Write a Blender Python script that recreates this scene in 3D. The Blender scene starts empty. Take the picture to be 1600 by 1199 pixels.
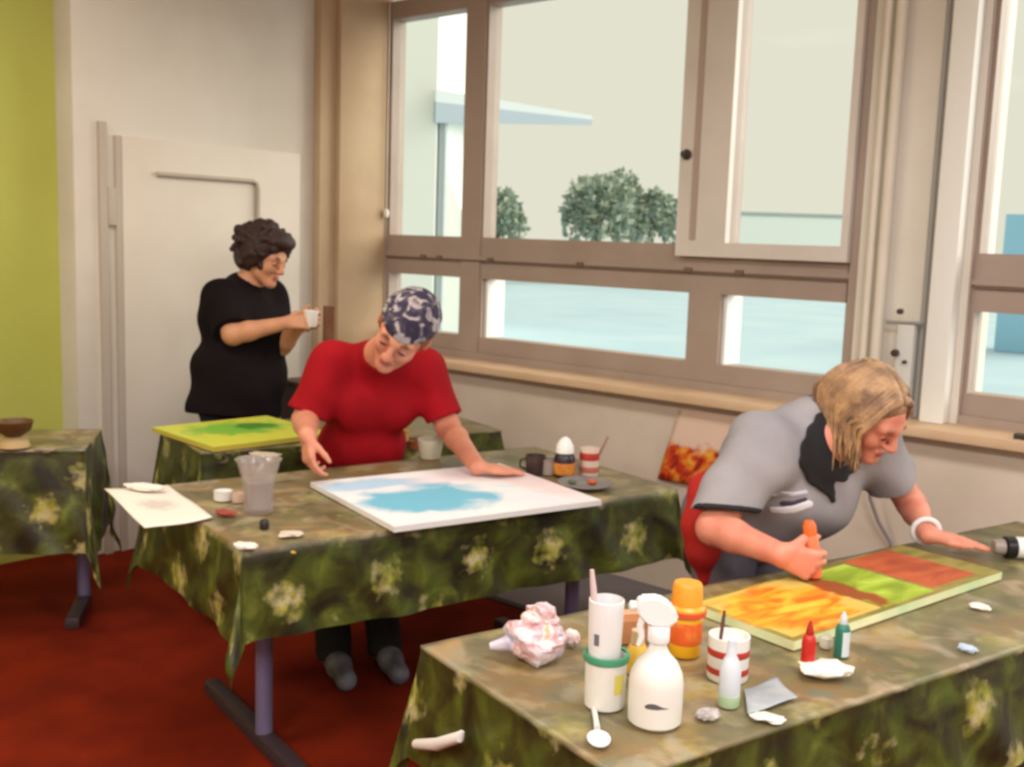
import bpy, bmesh, math, random
import numpy as np
from mathutils import Vector, Matrix

S = bpy.context.scene
COL = S.collection
random.seed(7)

# ------------------------------------------------------------------ camera
F_PX, CX, CY, EYE = 1673.0, 800.0, 599.5, 1.6
_d = np.array([382 - CX, 13100 - CY, F_PX]); _d /= np.linalg.norm(_d)
_y = np.array([2277 - CX, 425 - CY, F_PX]); _y = _y - _d * (_y @ _d); _y /= np.linalg.norm(_y)
_x = np.cross(_y, -_d)
RC = np.stack([_x, _y, -_d], 0)
CAM = np.array([0, 0, EYE])
cd = bpy.data.cameras.new('camera'); cam = bpy.data.objects.new('camera', cd); COL.objects.link(cam)
cd.sensor_fit = 'HORIZONTAL'; cd.sensor_width = 36.0; cd.lens = 36.0 * F_PX / 1600.0
cd.clip_start = 0.05; cd.clip_end = 300
cam.matrix_world = Matrix(((RC[0, 0], -RC[0, 1], -RC[0, 2], 0), (RC[1, 0], -RC[1, 1], -RC[1, 2], 0),
                           (RC[2, 0], -RC[2, 1], -RC[2, 2], EYE), (0, 0, 0, 1)))
cd.dof.use_dof = True; cd.dof.focus_distance = 0.6; cd.dof.aperture_fstop = 20.0
S.camera = cam

# ------------------------------------------------------------------ world, sun, added fill lights, exposure
S.view_settings.view_transform = 'Standard'; S.view_settings.look = 'None'
S.view_settings.exposure = 0.14; S.view_settings.gamma = 1.0; S.view_settings.use_curve_mapping = False
w = bpy.data.worlds.new('sky'); S.world = w; w.use_nodes = True
bg = w.node_tree.nodes['Background']
bg.inputs[0].default_value = (0.80, 0.775, 0.64, 1); bg.inputs[1].default_value = 0.93
sl = bpy.data.lights.new('sun', 'SUN'); sl.energy = 4.0; sl.angle = 1.1; sl.color = (1.0, 0.95, 0.86)
so = bpy.data.objects.new('sun', sl); COL.objects.link(so)
so.rotation_euler = Vector((-0.50, -0.66, -0.42)).to_track_quat('-Z', 'Y').to_euler()
for lx, ly, en, colr in ((-3.3, -1.0, 58, (1, .89, .76)), (-3.2, 1.6, 30, (1, .89, .77)), (-0.5, -1.2, 84, (1, .94, .88)), (-0.4, 1.8, 36, (1, .97, .94)), (1.7, -0.6, 96, (.98, .98, 1)), (1.7, 2.0, 40, (.95, .98, 1))):  # unseen area lights added overhead to brighten the room
    al = bpy.data.lights.new('fill_light', 'AREA'); al.shape = 'RECTANGLE'; al.size = 1.3; al.size_y = 0.5; al.energy = en; al.color = colr
    ao = bpy.data.objects.new('fill_light', al); COL.objects.link(ao); ao.location = (lx, ly, 3.05)

# ------------------------------------------------------------------ projection helpers (metres)
def ray(px, py): return RC @ np.array([px - CX, py - CY, F_PX])
def onz(px, py, z):
    d = ray(px, py); return CAM + d * ((z - EYE) / d[2])
def onx(px, py, x):
    d = ray(px, py); return CAM + d * (x / d[0])
def ony(px, py, y):
    d = ray(px, py); return CAM + d * (y / d[1])
def U(px, py, dep): return CAM + ray(px, py) * (dep / F_PX)
def CV(x, y, z):
    v = RC @ np.array([x, y, z], float); return v / np.linalg.norm(v)
ZT = 0.748

# ------------------------------------------------------------------ materials
def lin(c):
    return tuple(((v / 255) / 12.92 if v / 255 <= 0.04045 else ((v / 255 + 0.055) / 1.055) ** 2.4) for v in c) + (1,)
def mat(name, c, rough=0.6, c2=None, scale=8.0, bump=0.0, bscale=60.0, metal=0.0, spec=0.5, trans=0.0, alpha=1.0, coat=0.0, detail=4.0, lo=0.35, hi=0.65, emit=None, sheen=0.0):
    m = bpy.data.materials.new(name); m.use_nodes = True
    nt = m.node_tree; b = nt.nodes['Principled BSDF']
    b.inputs['Base Color'].default_value = lin(c); b.inputs['Roughness'].default_value = rough
    b.inputs['Metallic'].default_value = metal; b.inputs['Specular IOR Level'].default_value = spec
    b.inputs['Transmission Weight'].default_value = trans; b.inputs['Alpha'].default_value = alpha
    b.inputs['Coat Weight'].default_value = coat; b.inputs['Sheen Weight'].default_value = sheen
    tc = nt.nodes.new('ShaderNodeTexCoord')
    if c2 is not None:
        n = nt.nodes.new('ShaderNodeTexNoise'); n.inputs['Scale'].default_value = scale; n.inputs['Detail'].default_value = detail
        r = nt.nodes.new('ShaderNodeValToRGB'); r.color_ramp.elements[0].position = lo; r.color_ramp.elements[1].position = hi
        r.color_ramp.elements[0].color = lin(c); r.color_ramp.elements[1].color = lin(c2)
        nt.links.new(tc.outputs['Object'], n.inputs['Vector']); nt.links.new(n.outputs['Fac'], r.inputs['Fac']); nt.links.new(r.outputs['Color'], b.inputs['Base Color'])
    if bump:
        n = nt.nodes.new('ShaderNodeTexNoise'); n.inputs['Scale'].default_value = bscale; n.inputs['Detail'].default_value = 3
        bp = nt.nodes.new('ShaderNodeBump'); bp.inputs['Strength'].default_value = bump; bp.inputs['Distance'].default_value = 0.01
        nt.links.new(tc.outputs['Object'], n.inputs['Vector']); nt.links.new(n.outputs['Fac'], bp.inputs['Height']); nt.links.new(bp.outputs['Normal'], b.inputs['Normal'])
    return m

class NT:
    """small wrapper for building node graphs"""
    def __init__(s, m): s.t = m.node_tree; s.b = s.t.nodes['Principled BSDF']
    def n(s, kind, **kw):
        x = s.t.nodes.new('ShaderNode' + kind)
        for k, v in kw.items(): setattr(x, k, v)
        return x
    def l(s, a, b): s.t.links.new(a, b)
    def ramp(s, fac, stops, interp='LINEAR'):
        r = s.n('ValToRGB'); r.color_ramp.interpolation = interp
        while len(r.color_ramp.elements) < len(stops): r.color_ramp.elements.new(0.5)
        for e, (p, c) in zip(r.color_ramp.elements, stops): e.position = p; e.color = c if len(c) == 4 else lin(c)
        s.l(fac, r.inputs['Fac']); return r.outputs['Color']
    def noise(s, vec, scale, detail=3.0, dist=0.0):
        x = s.n('TexNoise'); x.inputs['Scale'].default_value = scale; x.inputs['Detail'].default_value = detail; x.inputs['Distortion'].default_value = dist
        s.l(vec, x.inputs['Vector']); return x.outputs['Fac']
    def mix(s, fac, a, b):
        x = s.n('MixRGB')
        for i, v in ((0, fac), (1, a), (2, b)):
            if hasattr(v, 'links'): s.l(v, x.inputs[i])
            elif i == 0: x.inputs[0].default_value = v
            else: x.inputs[i].default_value = lin(v)
        return x.outputs[0]
    def math(s, op, a, b=None, c=None):
        x = s.n('Math', operation=op)
        for i, v in ((0, a), (1, b), (2, c)):
            if v is None: continue
            if hasattr(v, 'links'): s.l(v, x.inputs[i])
            else: x.inputs[i].default_value = v
        return x.outputs[0]

BW = (0, 0, 0, 1); WW = (1, 1, 1, 1)
def cloth_material(name, seed):
    m = mat(name, (60, 60, 25), 0.42, spec=0.5, bump=0.12, bscale=25); g = NT(m)
    uv = g.n('UVMap').outputs[0]
    mp = g.n('Mapping'); mp.inputs['Location'].default_value = (seed, seed * .37, 0); g.l(uv, mp.inputs['Vector']); v = mp.outputs[0]
    leaf = g.n('TexVoronoi', feature='F1'); leaf.inputs['Scale'].default_value = 11; leaf.inputs['Randomness'].default_value = 0.9; g.l(v, leaf.inputs['Vector'])
    n1 = g.noise(v, 9, 4, 0.6)
    base = g.ramp(n1, [(0.36, (32, 30, 10)), (0.5, (56, 56, 18)), (0.62, (78, 86, 26)), (0.74, (112, 116, 50))])
    leafm = g.ramp(leaf.outputs['Distance'], [(0.12, WW), (0.42, BW)])
    base = g.mix(g.math('MULTIPLY', leafm, 0.32), base, (72, 98, 32))
    # a loose diagonal lattice of flower bunches
    rot = g.n('Mapping'); rot.inputs['Rotation'].default_value = (0, 0, math.radians(45)); rot.inputs['Scale'].default_value = (1, 1, 1); g.l(v, rot.inputs['Vector'])
    fl = g.n('TexVoronoi', feature='F1'); fl.inputs['Scale'].default_value = 4.4; fl.inputs['Randomness'].default_value = 0.25; g.l(rot.outputs[0], fl.inputs['Vector'])
    nn = g.noise(v, 26, 3)
    fm = g.ramp(g.math('ADD', fl.outputs['Distance'], g.math('MULTIPLY', g.math('SUBTRACT', nn, 0.5), 0.55)), [(0.12, WW), (0.30, BW)])
    fcol = g.ramp(g.noise(v, 18, 2), [(0.38, (150, 150, 52)), (0.5, (190, 180, 98)), (0.6, (205, 190, 150)), (0.7, (165, 160, 62))])
    base = g.mix(g.math('MULTIPLY', fm, 0.8), base, fcol)
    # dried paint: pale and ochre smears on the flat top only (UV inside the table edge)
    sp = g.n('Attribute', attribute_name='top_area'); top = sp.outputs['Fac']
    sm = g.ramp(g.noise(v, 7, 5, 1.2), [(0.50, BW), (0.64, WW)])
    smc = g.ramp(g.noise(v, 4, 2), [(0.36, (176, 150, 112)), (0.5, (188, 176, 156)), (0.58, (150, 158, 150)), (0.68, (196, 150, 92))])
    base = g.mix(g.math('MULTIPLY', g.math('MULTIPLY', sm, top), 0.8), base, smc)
    topc = g.ramp(g.noise(v, 5, 3), [(0.34, (104, 96, 66)), (0.48, (136, 122, 90)), (0.58, (152, 122, 80)), (0.68, (128, 124, 104))])  # window glare mixed into the top colour as a washed tone, with brownish patches
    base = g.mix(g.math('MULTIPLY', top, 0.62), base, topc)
    g.l(base, g.b.inputs['Base Color'])
    return m

# ------------------------------------------------------------------ object helpers
def tag(o, label=None, cat=None, group=None, kind=None):
    if label: o['label'] = label
    if cat: o['category'] = cat
    if group: o['group'] = group
    if kind: o['kind'] = kind
    return o
def link(o, parent=None):
    COL.objects.link(o)
    if parent is not None:
        o.parent = parent
        pm = Matrix.Identity(4); q = parent; chain = []
        while q is not None: chain.append(q); q = q.parent
        for q in reversed(chain): pm = pm @ q.matrix_parent_inverse @ q.matrix_basis
        o.matrix_parent_inverse = pm.inverted()
    return o
def empty(name, loc, label, cat, group=None):
    o = bpy.data.objects.new(name, None); o.location = Vector([float(v) for v in loc]); o.empty_display_size = 0.1
    link(o); return tag(o, label, cat, group)
def fin(bm, name, m, parent=None, smooth=False, angle=None):
    bmesh.ops.recalc_face_normals(bm, faces=bm.faces[:])
    me = bpy.data.meshes.new(name); bm.to_mesh(me); bm.free()
    if smooth:
        for p in me.polygons: p.use_smooth = True
    if angle is not None:
        for p in me.polygons: p.use_smooth = True
        try: me.set_sharp_from_angle(angle=math.radians(angle))
        except Exception: pass
    for x in (m if isinstance(m, (list, tuple)) else [m]): me.materials.append(x)
    return link(bpy.data.objects.new(name, me), parent)
def V(p): return Vector((float(p[0]), float(p[1]), float(p[2])))
def add_box(bm, lo, hi, M=None):
    vs = [bm.verts.new(Vector((x, y, z))) for x in (lo[0], hi[0]) for y in (lo[1], hi[1]) for z in (lo[2], hi[2])]
    if M is not None:
        for v in vs: v.co = M @ v.co
    for f in ((0, 1, 3, 2), (4, 6, 7, 5), (0, 4, 5, 1), (2, 3, 7, 6), (0, 2, 6, 4), (1, 5, 7, 3)): bm.faces.new([vs[i] for i in f])
    return vs
def box(name, lo, hi, m, parent=None, M=None, bevel=0.0):
    bm = bmesh.new(); lo2 = [min(a, b) for a, b in zip(lo, hi)]; hi2 = [max(a, b) for a, b in zip(lo, hi)]
    add_box(bm, lo2, hi2, M)
    if bevel: bmesh.ops.bevel(bm, geom=bm.edges[:], offset=bevel, segments=2, affect='EDGES', profile=0.6)
    return fin(bm, name, m, parent, angle=40 if bevel else None)
def add_tube(bm, pts, r, n=14, caps=True):
    pts = [V(p) for p in pts]; rs = r if isinstance(r, (list, tuple)) else [r] * len(pts); rings = []
    up = None
    for i, p in enumerate(pts):
        t = (pts[min(i + 1, len(pts) - 1)] - pts[max(i - 1, 0)]).normalized()
        if up is None:
            up = t.orthogonal().normalized()
        up = (up - t * up.dot(t)).normalized(); sd = t.cross(up)
        rings.append([bm.verts.new(p + (up * math.cos(a) + sd * math.sin(a)) * rs[i]) for a in [2 * math.pi * k / n for k in range(n)]])
    for a, b in zip(rings, rings[1:]):
        for k in range(n): bm.faces.new((a[k], a[(k + 1) % n], b[(k + 1) % n], b[k]))
    if caps: bm.faces.new(rings[0][::-1]); bm.faces.new(rings[-1])
def tube(name, pts, r, m, parent=None, n=14):
    bm = bmesh.new(); add_tube(bm, pts, r, n); return fin(bm, name, m, parent, angle=50)
def add_lathe(bm, prof, M, n=28, sx=1.0, sy=1.0):
    rings = []
    for r, z in prof:
        if r <= 1e-6: rings.append([bm.verts.new(M @ Vector((0, 0, z)))])
        else: rings.append([bm.verts.new(M @ Vector((r * sx * math.cos(2 * math.pi * k / n), r * sy * math.sin(2 * math.pi * k / n), z))) for k in range(n)])
    for a, b in zip(rings, rings[1:]):
        for k in range(n):
            q = [a[k % len(a)], a[(k + 1) % len(a)], b[(k + 1) % len(b)], b[k % len(b)]]; u = []
            for v in q:
                if v not in u: u.append(v)
            if len(u) > 2: bm.faces.new(u)
def lathe(name, prof, loc, m, parent=None, n=28, rot=None, sx=1, sy=1, angle=40):
    M = Matrix.Translation(V(loc)) @ (rot.to_4x4() if rot is not None else Matrix.Identity(4))
    bm = bmesh.new(); add_lathe(bm, prof, M, n, sx, sy); return fin(bm, name, m, parent, angle=angle)
def prism(name, pts, vec, m, parent=None, bevel=0):
    bm = bmesh.new(); a = [bm.verts.new(V(p)) for p in pts]; b = [bm.verts.new(V(p) + V(vec)) for p in pts]; n = len(a)
    bm.faces.new(a); bm.faces.new(b[::-1])
    for i in range(n): bm.faces.new((a[i], b[i], b[(i + 1) % n], a[(i + 1) % n]))
    if bevel: bmesh.ops.bevel(bm, geom=bm.edges[:], offset=bevel, segments=2, affect='EDGES')
    return fin(bm, name, m, parent, angle=40)
def struct(o): return tag(o, kind='structure')

# ================================================================== SETTING
XL, YW = -4.86, 4.30
XR, YB, ZC = 3.0, -3.0, 3.2
M_white = mat('white_plaster', (220, 214, 204), 0.75, (208, 200, 188), 1.6, 0.08, 40, spec=0.2)
M_beige = mat('beige_plaster', (196, 172, 142), 0.75, (182, 156, 126), 2.0, 0.08, 40, spec=0.2)
M_sillw = mat('sill_wall_plaster', (226, 210, 194), 0.8, (214, 198, 180), 2.5, 0.08, 40, spec=0.2)
M_green = mat('lime_green_paint', (184, 188, 96), 0.65, (176, 178, 84), 1.5, 0.05, 30, spec=0.25)
M_frame = mat('window_frame_paint', (172, 154, 142), 0.5, (162, 144, 132), 3.0)
M_sash = mat('sash_paint', (222, 214, 206), 0.45, (212, 204, 196), 3.0)
M_sill = mat('sill_wood', (226, 194, 160), 0.5, (212, 178, 142), 4.0)
M_carpet = mat('red_carpet', (116, 31, 7), 0.9, (98, 24, 6), 5.0, 0.25, 220, spec=0.1)
M_grey = mat('grey_linoleum', (122, 116, 122), 0.6, (110, 104, 110), 3.0)
M_dark = mat('dark_strip', (26, 22, 22), 0.6)
M_ceil = mat('ceiling_paint', (226, 220, 206), 0.8, (218, 210, 194), 1.5)
M_grout = mat('grey_line_paint', (168, 160, 148), 0.7)
M_pipe = mat('painted_pipe', (232, 224, 210), 0.45, (222, 212, 196), 3.0)

YE = 3.45   # edge of the red carpet
struct(box('floor', (XL - 0.4, YB, -0.1), (XR, YE, 0), M_carpet))
struct(box('floor_border', (XL - 0.4, YE + 0.04, -0.1), (XR, YW + 0.1, -0.002), M_grey))
struct(box('trim_1', (XL - 0.4, YE, -0.1), (XR, YE + 0.04, 0.006), M_dark))
struct(box('ceiling', (XL - 0.4, YB, ZC), (XR, YW + 0.2, ZC + 0.1), M_ceil))
YP = onx(120, 500, XL)[1]
struct(box('wall_left', (XL - 0.4, YP, 0), (XL, YW + 0.2, ZC), M_white, bevel=0.004))
struct(box('wall_left_green', (XL - 0.4, YB, 0), (XL - 0.16, YP, ZC), M_green))
struct(box('wall_back', (XL - 0.4, YB - 0.1, 0), (XR, YB, ZC), M_white))
struct(box('wall_right', (XR, YB - 0.1, 0), (XR + 0.1, YW + 0.2, ZC), M_white))

# beige pipe chase in the corner between the white wall and the window
y0 = onx(487, 500, XL)[1]
struct(box('wall_corner', (XL, y0, 0), (XL + 0.06, YW + 0.05, ZC), M_beige, bevel=0.006))
y1 = onx(528, 500, XL + 0.10)[1]
struct(box('trim_2', (XL + 0.06, y1, 0), (XL + 0.10, YW, ZC), M_beige, bevel=0.006))

# window wall -----------------------------------------------------
def wx(px, py): return ony(px, py, YW)[0]
def wz(px, py): return ony(px, py, YW)[2]
xl0 = XL + 0.10
z_ub = wz(905, 376)          # foot of the upper panes
z_lt = wz(665, 430)          # head of the lower panes
z_lb = wz(905, 545)          # foot of the lower panes
z_sill = 0.945
z_top = 2.93
xA = wx(610, 300); xB = wx(722, 300); xC = wx(757, 300); xD = wx(1066, 300); xE = wx(1146, 300); xF = wx(1329, 300)
xG = wx(1352, 300)           # end of the first window
xH = wx(1512, 500)           # start of the second one
xI = wx(1546, 400)
ww = xG - xl0
xT = xH + ww                 # end of the second window
YI, YO = YW, YW + 0.10
struct(box('wall_window_below', (XL, 4.16, 0), (XR, YO + 0.15, z_sill - 0.04), M_sillw))
struct(box('wall_window_above', (XL, YW - 0.02, z_top + 0.06), (XR, YO + 0.15, ZC), M_sillw))
struct(box('wall_window_end', (xT, YW - 0.04, z_sill - 0.04), (XR, YO + 0.15, z_top + 0.06), M_sillw))
struct(box('windowsill', (XL + 0.1, 4.06, z_sill - 0.04), (XR, YI + 0.02, z_sill), M_sill, bevel=0.006))

M_glass = bpy.data.materials.new('window_glass'); M_glass.use_nodes = True
_g = NT(M_glass); _tr = _g.n('BsdfTransparent'); _tr.inputs[0].default_value = (0.97, 0.98, 0.97, 1)
_gl = _g.n('BsdfGlossy'); _gl.inputs['Roughness'].default_value = 0.05; _fr = _g.n('Fresnel'); _fr.inputs[0].default_value = 1.06
_mx = _g.n('MixShader'); _g.l(_fr.outputs[0], _mx.inputs[0]); _g.l(_tr.outputs[0], _mx.inputs[1]); _g.l(_gl.outputs[0], _mx.inputs[2])
_g.l(_mx.outputs[0], _g.t.nodes['Material Output'].inputs['Surface'])
M_reveal = mat('white_sash_edge', (232, 234, 230), 0.5)
M_knob = mat('dark_knob', (70, 62, 56), 0.4, metal=0.3)

def window(name, off, sash):
    root = struct(bpy.data.objects.new(name, None)); root.location = (xl0 + off, YI, z_sill); link(root)
    a, b = xl0 + off, xG + off
    A, B, Cc, D, E, F = [v + off for v in (xA, xB, xC, xD, xE, xF)]
    fr = bmesh.new()
    def bb(x0, x1, za, zb, ya=YI, yb=YO): add_box(fr, (x0, ya, za), (x1, yb, zb))
    bb(a, A, z_sill, z_top); bb(b - (xG - xF) * 0.75, b, z_sill, z_top)
    bb(A, F + 0.02, z_top - 0.10, z_top)
    bb(A, F + 0.02, z_sill, z_lb)
    bb(A, F + 0.02, z_lt, z_ub)
    bb(B, Cc, z_lb, z_lt); bb(B, Cc, z_ub, z_top - 0.10)
    lowE = wx(1096, 500) + off
    bb(wx(1074, 500) + off, wx(1124, 500) + off, z_lb, z_lt)
    bb(D, E - 0.012, z_ub, z_top - 0.1)
    # cover strips standing proud of the frame
    bb(a, A - 0.015, z_sill, z_top, YI - 0.02, YI); bb(b - (xG - xF) * 0.55, b, z_sill, z_top, YI - 0.02, YI)
    bb(B + 0.012, Cc - 0.012, z_sill + .01, z_top - .02, YI - 0.012, YI)
    zm = (z_lt + z_ub) / 2
    bb(a, b, zm - 0.010, zm + 0.012, YI - 0.014, YI - .0005)
    bb(a + .001, b - .001, z_sill, z_sill + 0.035, YI - 0.024, YI - .0005)
    fin(fr, 'frame', M_frame, root)
    zz = bmesh.new()
    add_box(zz, (a + 0.02, YI - 0.016, zm - 0.022), (b - 0.02, YI - 0.001, zm - 0.011))
    fin(zz, 'joint_line', mat('joint_shadow', (112, 92, 80), 0.7), root)
    hg = bmesh.new()
    for q in (665, 690, 770, 910, 1080, 1160):
        x = wx(q, 395) + off; add_box(hg, (x - 0.02, YI - 0.024, zm - 0.018), (x + 0.02, YI - 0.012, zm + 0.004))
    fin(hg, 'hinge', mat('hinge_metal', (120, 100, 88), 0.5, metal=0.2), root)
    # opening casement, paler, in front of the frame
    s = bmesh.new(); x0, x1 = wx(1064, 390) + off, wx(1332, 390) + off; ys, ye = YI - 0.05, YI - 0.012
    lw = wx(1084, 396) + off
    add_box(s, (x0, ys, z_ub - 0.055), (E, ye, z_top - 0.03)); add_box(s, (F - 0.005, ys, z_ub - 0.055), (x1, ye, z_top - 0.03))
    add_box(s, (E, ys, z_ub - 0.055), (F - 0.005, ye, z_ub + 0.01)); add_box(s, (E, ys, z_top - 0.10), (F - 0.005, ye, z_top - 0.03))
    so_ = fin(s, 'casement', M_sash, root); so_['label'] = 'paler grey opening casement'
    st = bmesh.new(); add_box(st, (x0 + 0.075, ys - 0.006, z_ub + 0.02), (x0 + 0.105, ys, z_top - 0.06)); fin(st, 'casement_strip', mat('casement_strip_paint', (176, 158, 146), 0.5), root)
    kz = wz(1090, 243)
    kn = lathe('handle', [(0, 0), (0.022, 0), (0.024, 0.012), (0.016, 0.02), (0.014, 0.04), (0, 0.042)], (x0 + 0.04, ys, kz), M_knob, root, rot=Matrix.Rotation(math.pi / 2, 3, 'X'))
    # white rebate strips seen at the left of the lower panes
    rv = bmesh.new()
    for q in (B + (Cc - B), wx(1124, 500) + off): add_box(rv, (q, YI + 0.03, z_lb), (q + 0.018, YO + 0.07, z_lt))
    fin(rv, 'rebate', M_reveal, root)
    for nm, p0, p1, za, zb in (('pane', A, B, z_ub, z_top - .1), ('pane', Cc, D, z_ub, z_top - .1), ('pane', E, F, z_ub, z_top - .1),
                               ('pane', A, B, z_lb, z_lt), ('pane', Cc, wx(1074, 500) + off, z_lb, z_lt), ('pane', wx(1124, 500) + off, F + .02, z_lb, z_lt)):
        box(nm, (p0, YI + 0.055, za), (p1, YI + 0.06, zb), M_glass, root)
    return root
window('window_1', 0.0, True)
window('window_2', xH - xl0, True)

# pillar between the windows
struct(box('wall_pillar', (xG, YW - 0.02, z_sill - 0.04), (xH, YO + 0.15, z_top + 0.06), mat('pillar_plaster', (234, 228, 218), .75, (224, 218, 206), 2, spec=.2), bevel=0.004))
px0, px1 = ony(1440, 600, YW - 0.10)[0], ony(1478, 600, YW - 0.10)[0]
struct(box('trim_3', (px0, YW - 0.10, z_sill), (px1, YW - 0.02, ZC), mat('white_box_trim', (240, 240, 234), .6), bevel=0.008))
for i, q in enumerate((1352, 1372)):
    x = ony(q, 500, YW - 0.06)[0]
    o = tube('heating_pipe', [(x, YW - 0.06, z_sill), (x, YW - 0.06, ZC)], 0.022 if i else 0.016, M_pipe)
    tag(o, ('thick cream heating pipe rising up the pillar, nearer the white box trim', 'thin cream heating pipe rising beside the large window frame')[0 if i else 1], 'pipe')

# fitting on the pillar: white box with dark knobs and a bracket
fb = empty('wall_fitting', ony(1412, 600, YW - 0.05), 'small white fitting with dark knobs mounted on the pillar between the windows', 'fitting')
p = ony(1412, 600, YW - 0.05); fx, fz = p[0], p[2]
zA, zB = ony(1412, 690, YW - 0.05)[2], ony(1412, 505, YW - 0.05)[2]
box('body', (fx - 0.035, YW - 0.075, zA), (fx + 0.035, YW - 0.02, zB), mat('fitting_white', (214, 214, 210), .45), fb, bevel=0.012)
for (qx, qy, r) in ((1397, 552, .016), (1405, 487, .012), (1412, 566, .008)):
    q = ony(qx, qy, YW - 0.09); lathe('knob', [(0, 0), (r, 0), (r * .9, .02), (0, .022)], (q[0], YW - 0.072, q[2]), M_knob, fb, rot=Matrix.Rotation(math.pi / 2, 3, 'X'))
q0, q1 = ony(1385, 503, YW - .07), ony(1442, 506, YW - .07)
tube('bracket', [(q0[0], YW - .072, q0[2]), (q1[0], YW - .072, q1[2])], .007, mat('bracket_grey', (150, 146, 142), .5), fb)
q2 = ony(1432, 690, YW - .08)
tube('conduit', [(q1[0] - .015, YW - .03, ZC - .02), (q1[0] - .015, YW - .03, z_sill + .005)], .010, mat('conduit_grey', (164, 162, 160), .5), fb)

# cable drooping below the sill to the floor
q = [ony(1352, 655, 4.05), ony(1357, 720, 4.05), ony(1360, 780, 4.08), ony(1372, 815, 4.1), ony(1392, 850, 4.13)]
q = [np.array([a[0], a[1], a[2]]) for a in q]; q.append(np.array([q[-1][0] + .06, 4.14, 0.01])); q.insert(0, np.array([q[0][0], 4.05, z_sill + .006]))
tag(tube('cable', q, .008, mat('cable_grey', (146, 138, 138), .5), n=10), 'thin grey cable hanging from the windowsill down the wall behind the grey shirt', 'cable')

# blind cord with a white knob at the left of the first window
q = ony(596, 333, YW - .035); q[0] = XL + .122
bc = empty('blind_cord', (q[0], YW - .03, q[2]), 'white knobbed pull cord hanging at the left edge of the large window', 'cord')
tube('cord', [(q[0], YW - .03, z_top), (q[0], YW - .03, q[2])], .003, M_pipe, bc, 8)
lathe('knob', [(0, -.03), (.012, -.024), (.017, 0), (.012, .02), (0, .026)], (q[0], YW - .03, q[2]), mat('cord_white', (236, 230, 218), .4), bc)
# dark window stay lying on the sill of the second window
q = onz(1594, 686, z_sill)
tag(box('window_stay', (q[0] - .02, q[1] - .02, z_sill), (q[0] + .14, q[1] + .02, z_sill + .02), M_knob, bevel=.006), 'dark metal window stay lying on the sill at the right edge', 'window stay')

# door-like panel and conduit on the white wall
def wl(px, py): return onx(px, py, XL)
g0, g1 = wl(157, 190), wl(181, 212)
M_dgroove = mat('door_frame_paint', (184, 172, 158), .6); M_doorp = mat('door_paint', (220, 212, 200), .55, (212, 202, 188), 1.5)
dr = struct(bpy.data.objects.new('door_1', None)); dr.location = (XL, g0[1], 0); link(dr)
yd = y0 - 0.10
box('door_leaf', (XL, g1[1] + .02, 0.0), (XL + .018, yd, g1[2]), M_doorp, dr, bevel=.004)
fj = bmesh.new()
add_box(fj, (XL, g0[1] - .02, 0), (XL + .022, g0[1] + .018, g0[2])); fin(fj, 'door_frame', M_dgroove, dr)
fj = bmesh.new(); add_box(fj, (XL, g1[1] - .014, 0), (XL + .020, g1[1] + .016, g1[2])); fin(fj, 'door_edge', M_dgroove, dr)
h0, h1 = wl(168, 292), wl(168, 352)
box('hinge', (XL, g0[1] + .02, h1[2]), (XL + .024, g1[1] - .016, h0[2]), M_dgroove, dr, bevel=.003)
c0, c1 = wl(240, 272), wl(398, 284)
ycd = c1[1]
tag(tube('wall_conduit', [(XL + .030, c0[1], c0[2]), (XL + .030, ycd - .03, c1[2]), (XL + .030, ycd - .008, c1[2] - .01), (XL + .030, ycd, c1[2] - .04), (XL + .030, ycd, 0.9)], .012, M_dgroove, n=10),
    'thin grey conduit bent at a right angle on the white door behind the dark-haired woman', 'conduit')

# wooden board and crate in the corner
q = U(513, 500, 5.12)
o = prism('wooden_board', [(q[0] - .012, q[1] - .022, 0.0), (q[0] + .008, q[1] + .022, 0.0), (q[0] + .008, q[1] + .022, U(513, 478, 5.12)[2]), (q[0] - .012, q[1] - .022, U(513, 478, 5.12)[2])], (.02, -.008, 0), mat('brown_wood', (122, 78, 48), .6, (104, 64, 38), 12))
tag(o, 'narrow brown wooden board standing upright in the corner behind the red shirt', 'board')
q = U(450, 600, 5.25)
q = q + np.array([-.03, .14, 0]); cr = empty('crate', (q[0], q[1], 0), 'dark brown crate standing by the corner beside the woman in black', 'crate')
box('body', (q[0] - .14, q[1] - .06, 0), (q[0] + .14, q[1] + .22, q[2] - .02), mat('crate_brown', (86, 66, 54), .7, (74, 56, 46), 8), cr, bevel=.006)
box('lid', (q[0] - .15, q[1] - .07, q[2] - .02), (q[0] + .15, q[1] + .23, q[2]), mat('crate_lid', (96, 74, 60), .7), cr, bevel=.006)

# sheet pinned under the sill
YS = 4.155
a_, b_, c_, d_ = ony(1062, 640, YS), ony(1168, 652, YS), ony(1120, 762, YS), ony(1030, 748, YS)
M_flower = mat('flower_sheet', (232, 200, 176), .7); g = NT(M_flower)
uv = g.n('UVMap').outputs[0]; sx = g.n('SeparateXYZ'); g.l(uv, sx.inputs[0])
dn = g.math('ADD', sx.outputs[1], g.math('MULTIPLY', g.math('SUBTRACT', g.noise(uv, 4, 3), .5), .5))
pet = g.ramp(g.noise(uv, 5.0, 2, .6), [(.34, (150, 34, 16)), (.45, (214, 62, 20)), (.56, (240, 140, 30)), (.68, (244, 190, 80))])
g.l(g.mix(g.ramp(dn, [(.46, WW), (.54, BW)]), (236, 206, 184), pet), g.b.inputs['Base Color'])
bm = bmesh.new(); N = 12; uvl = bm.loops.layers.uv.new('UVMap'); gr = {}
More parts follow.
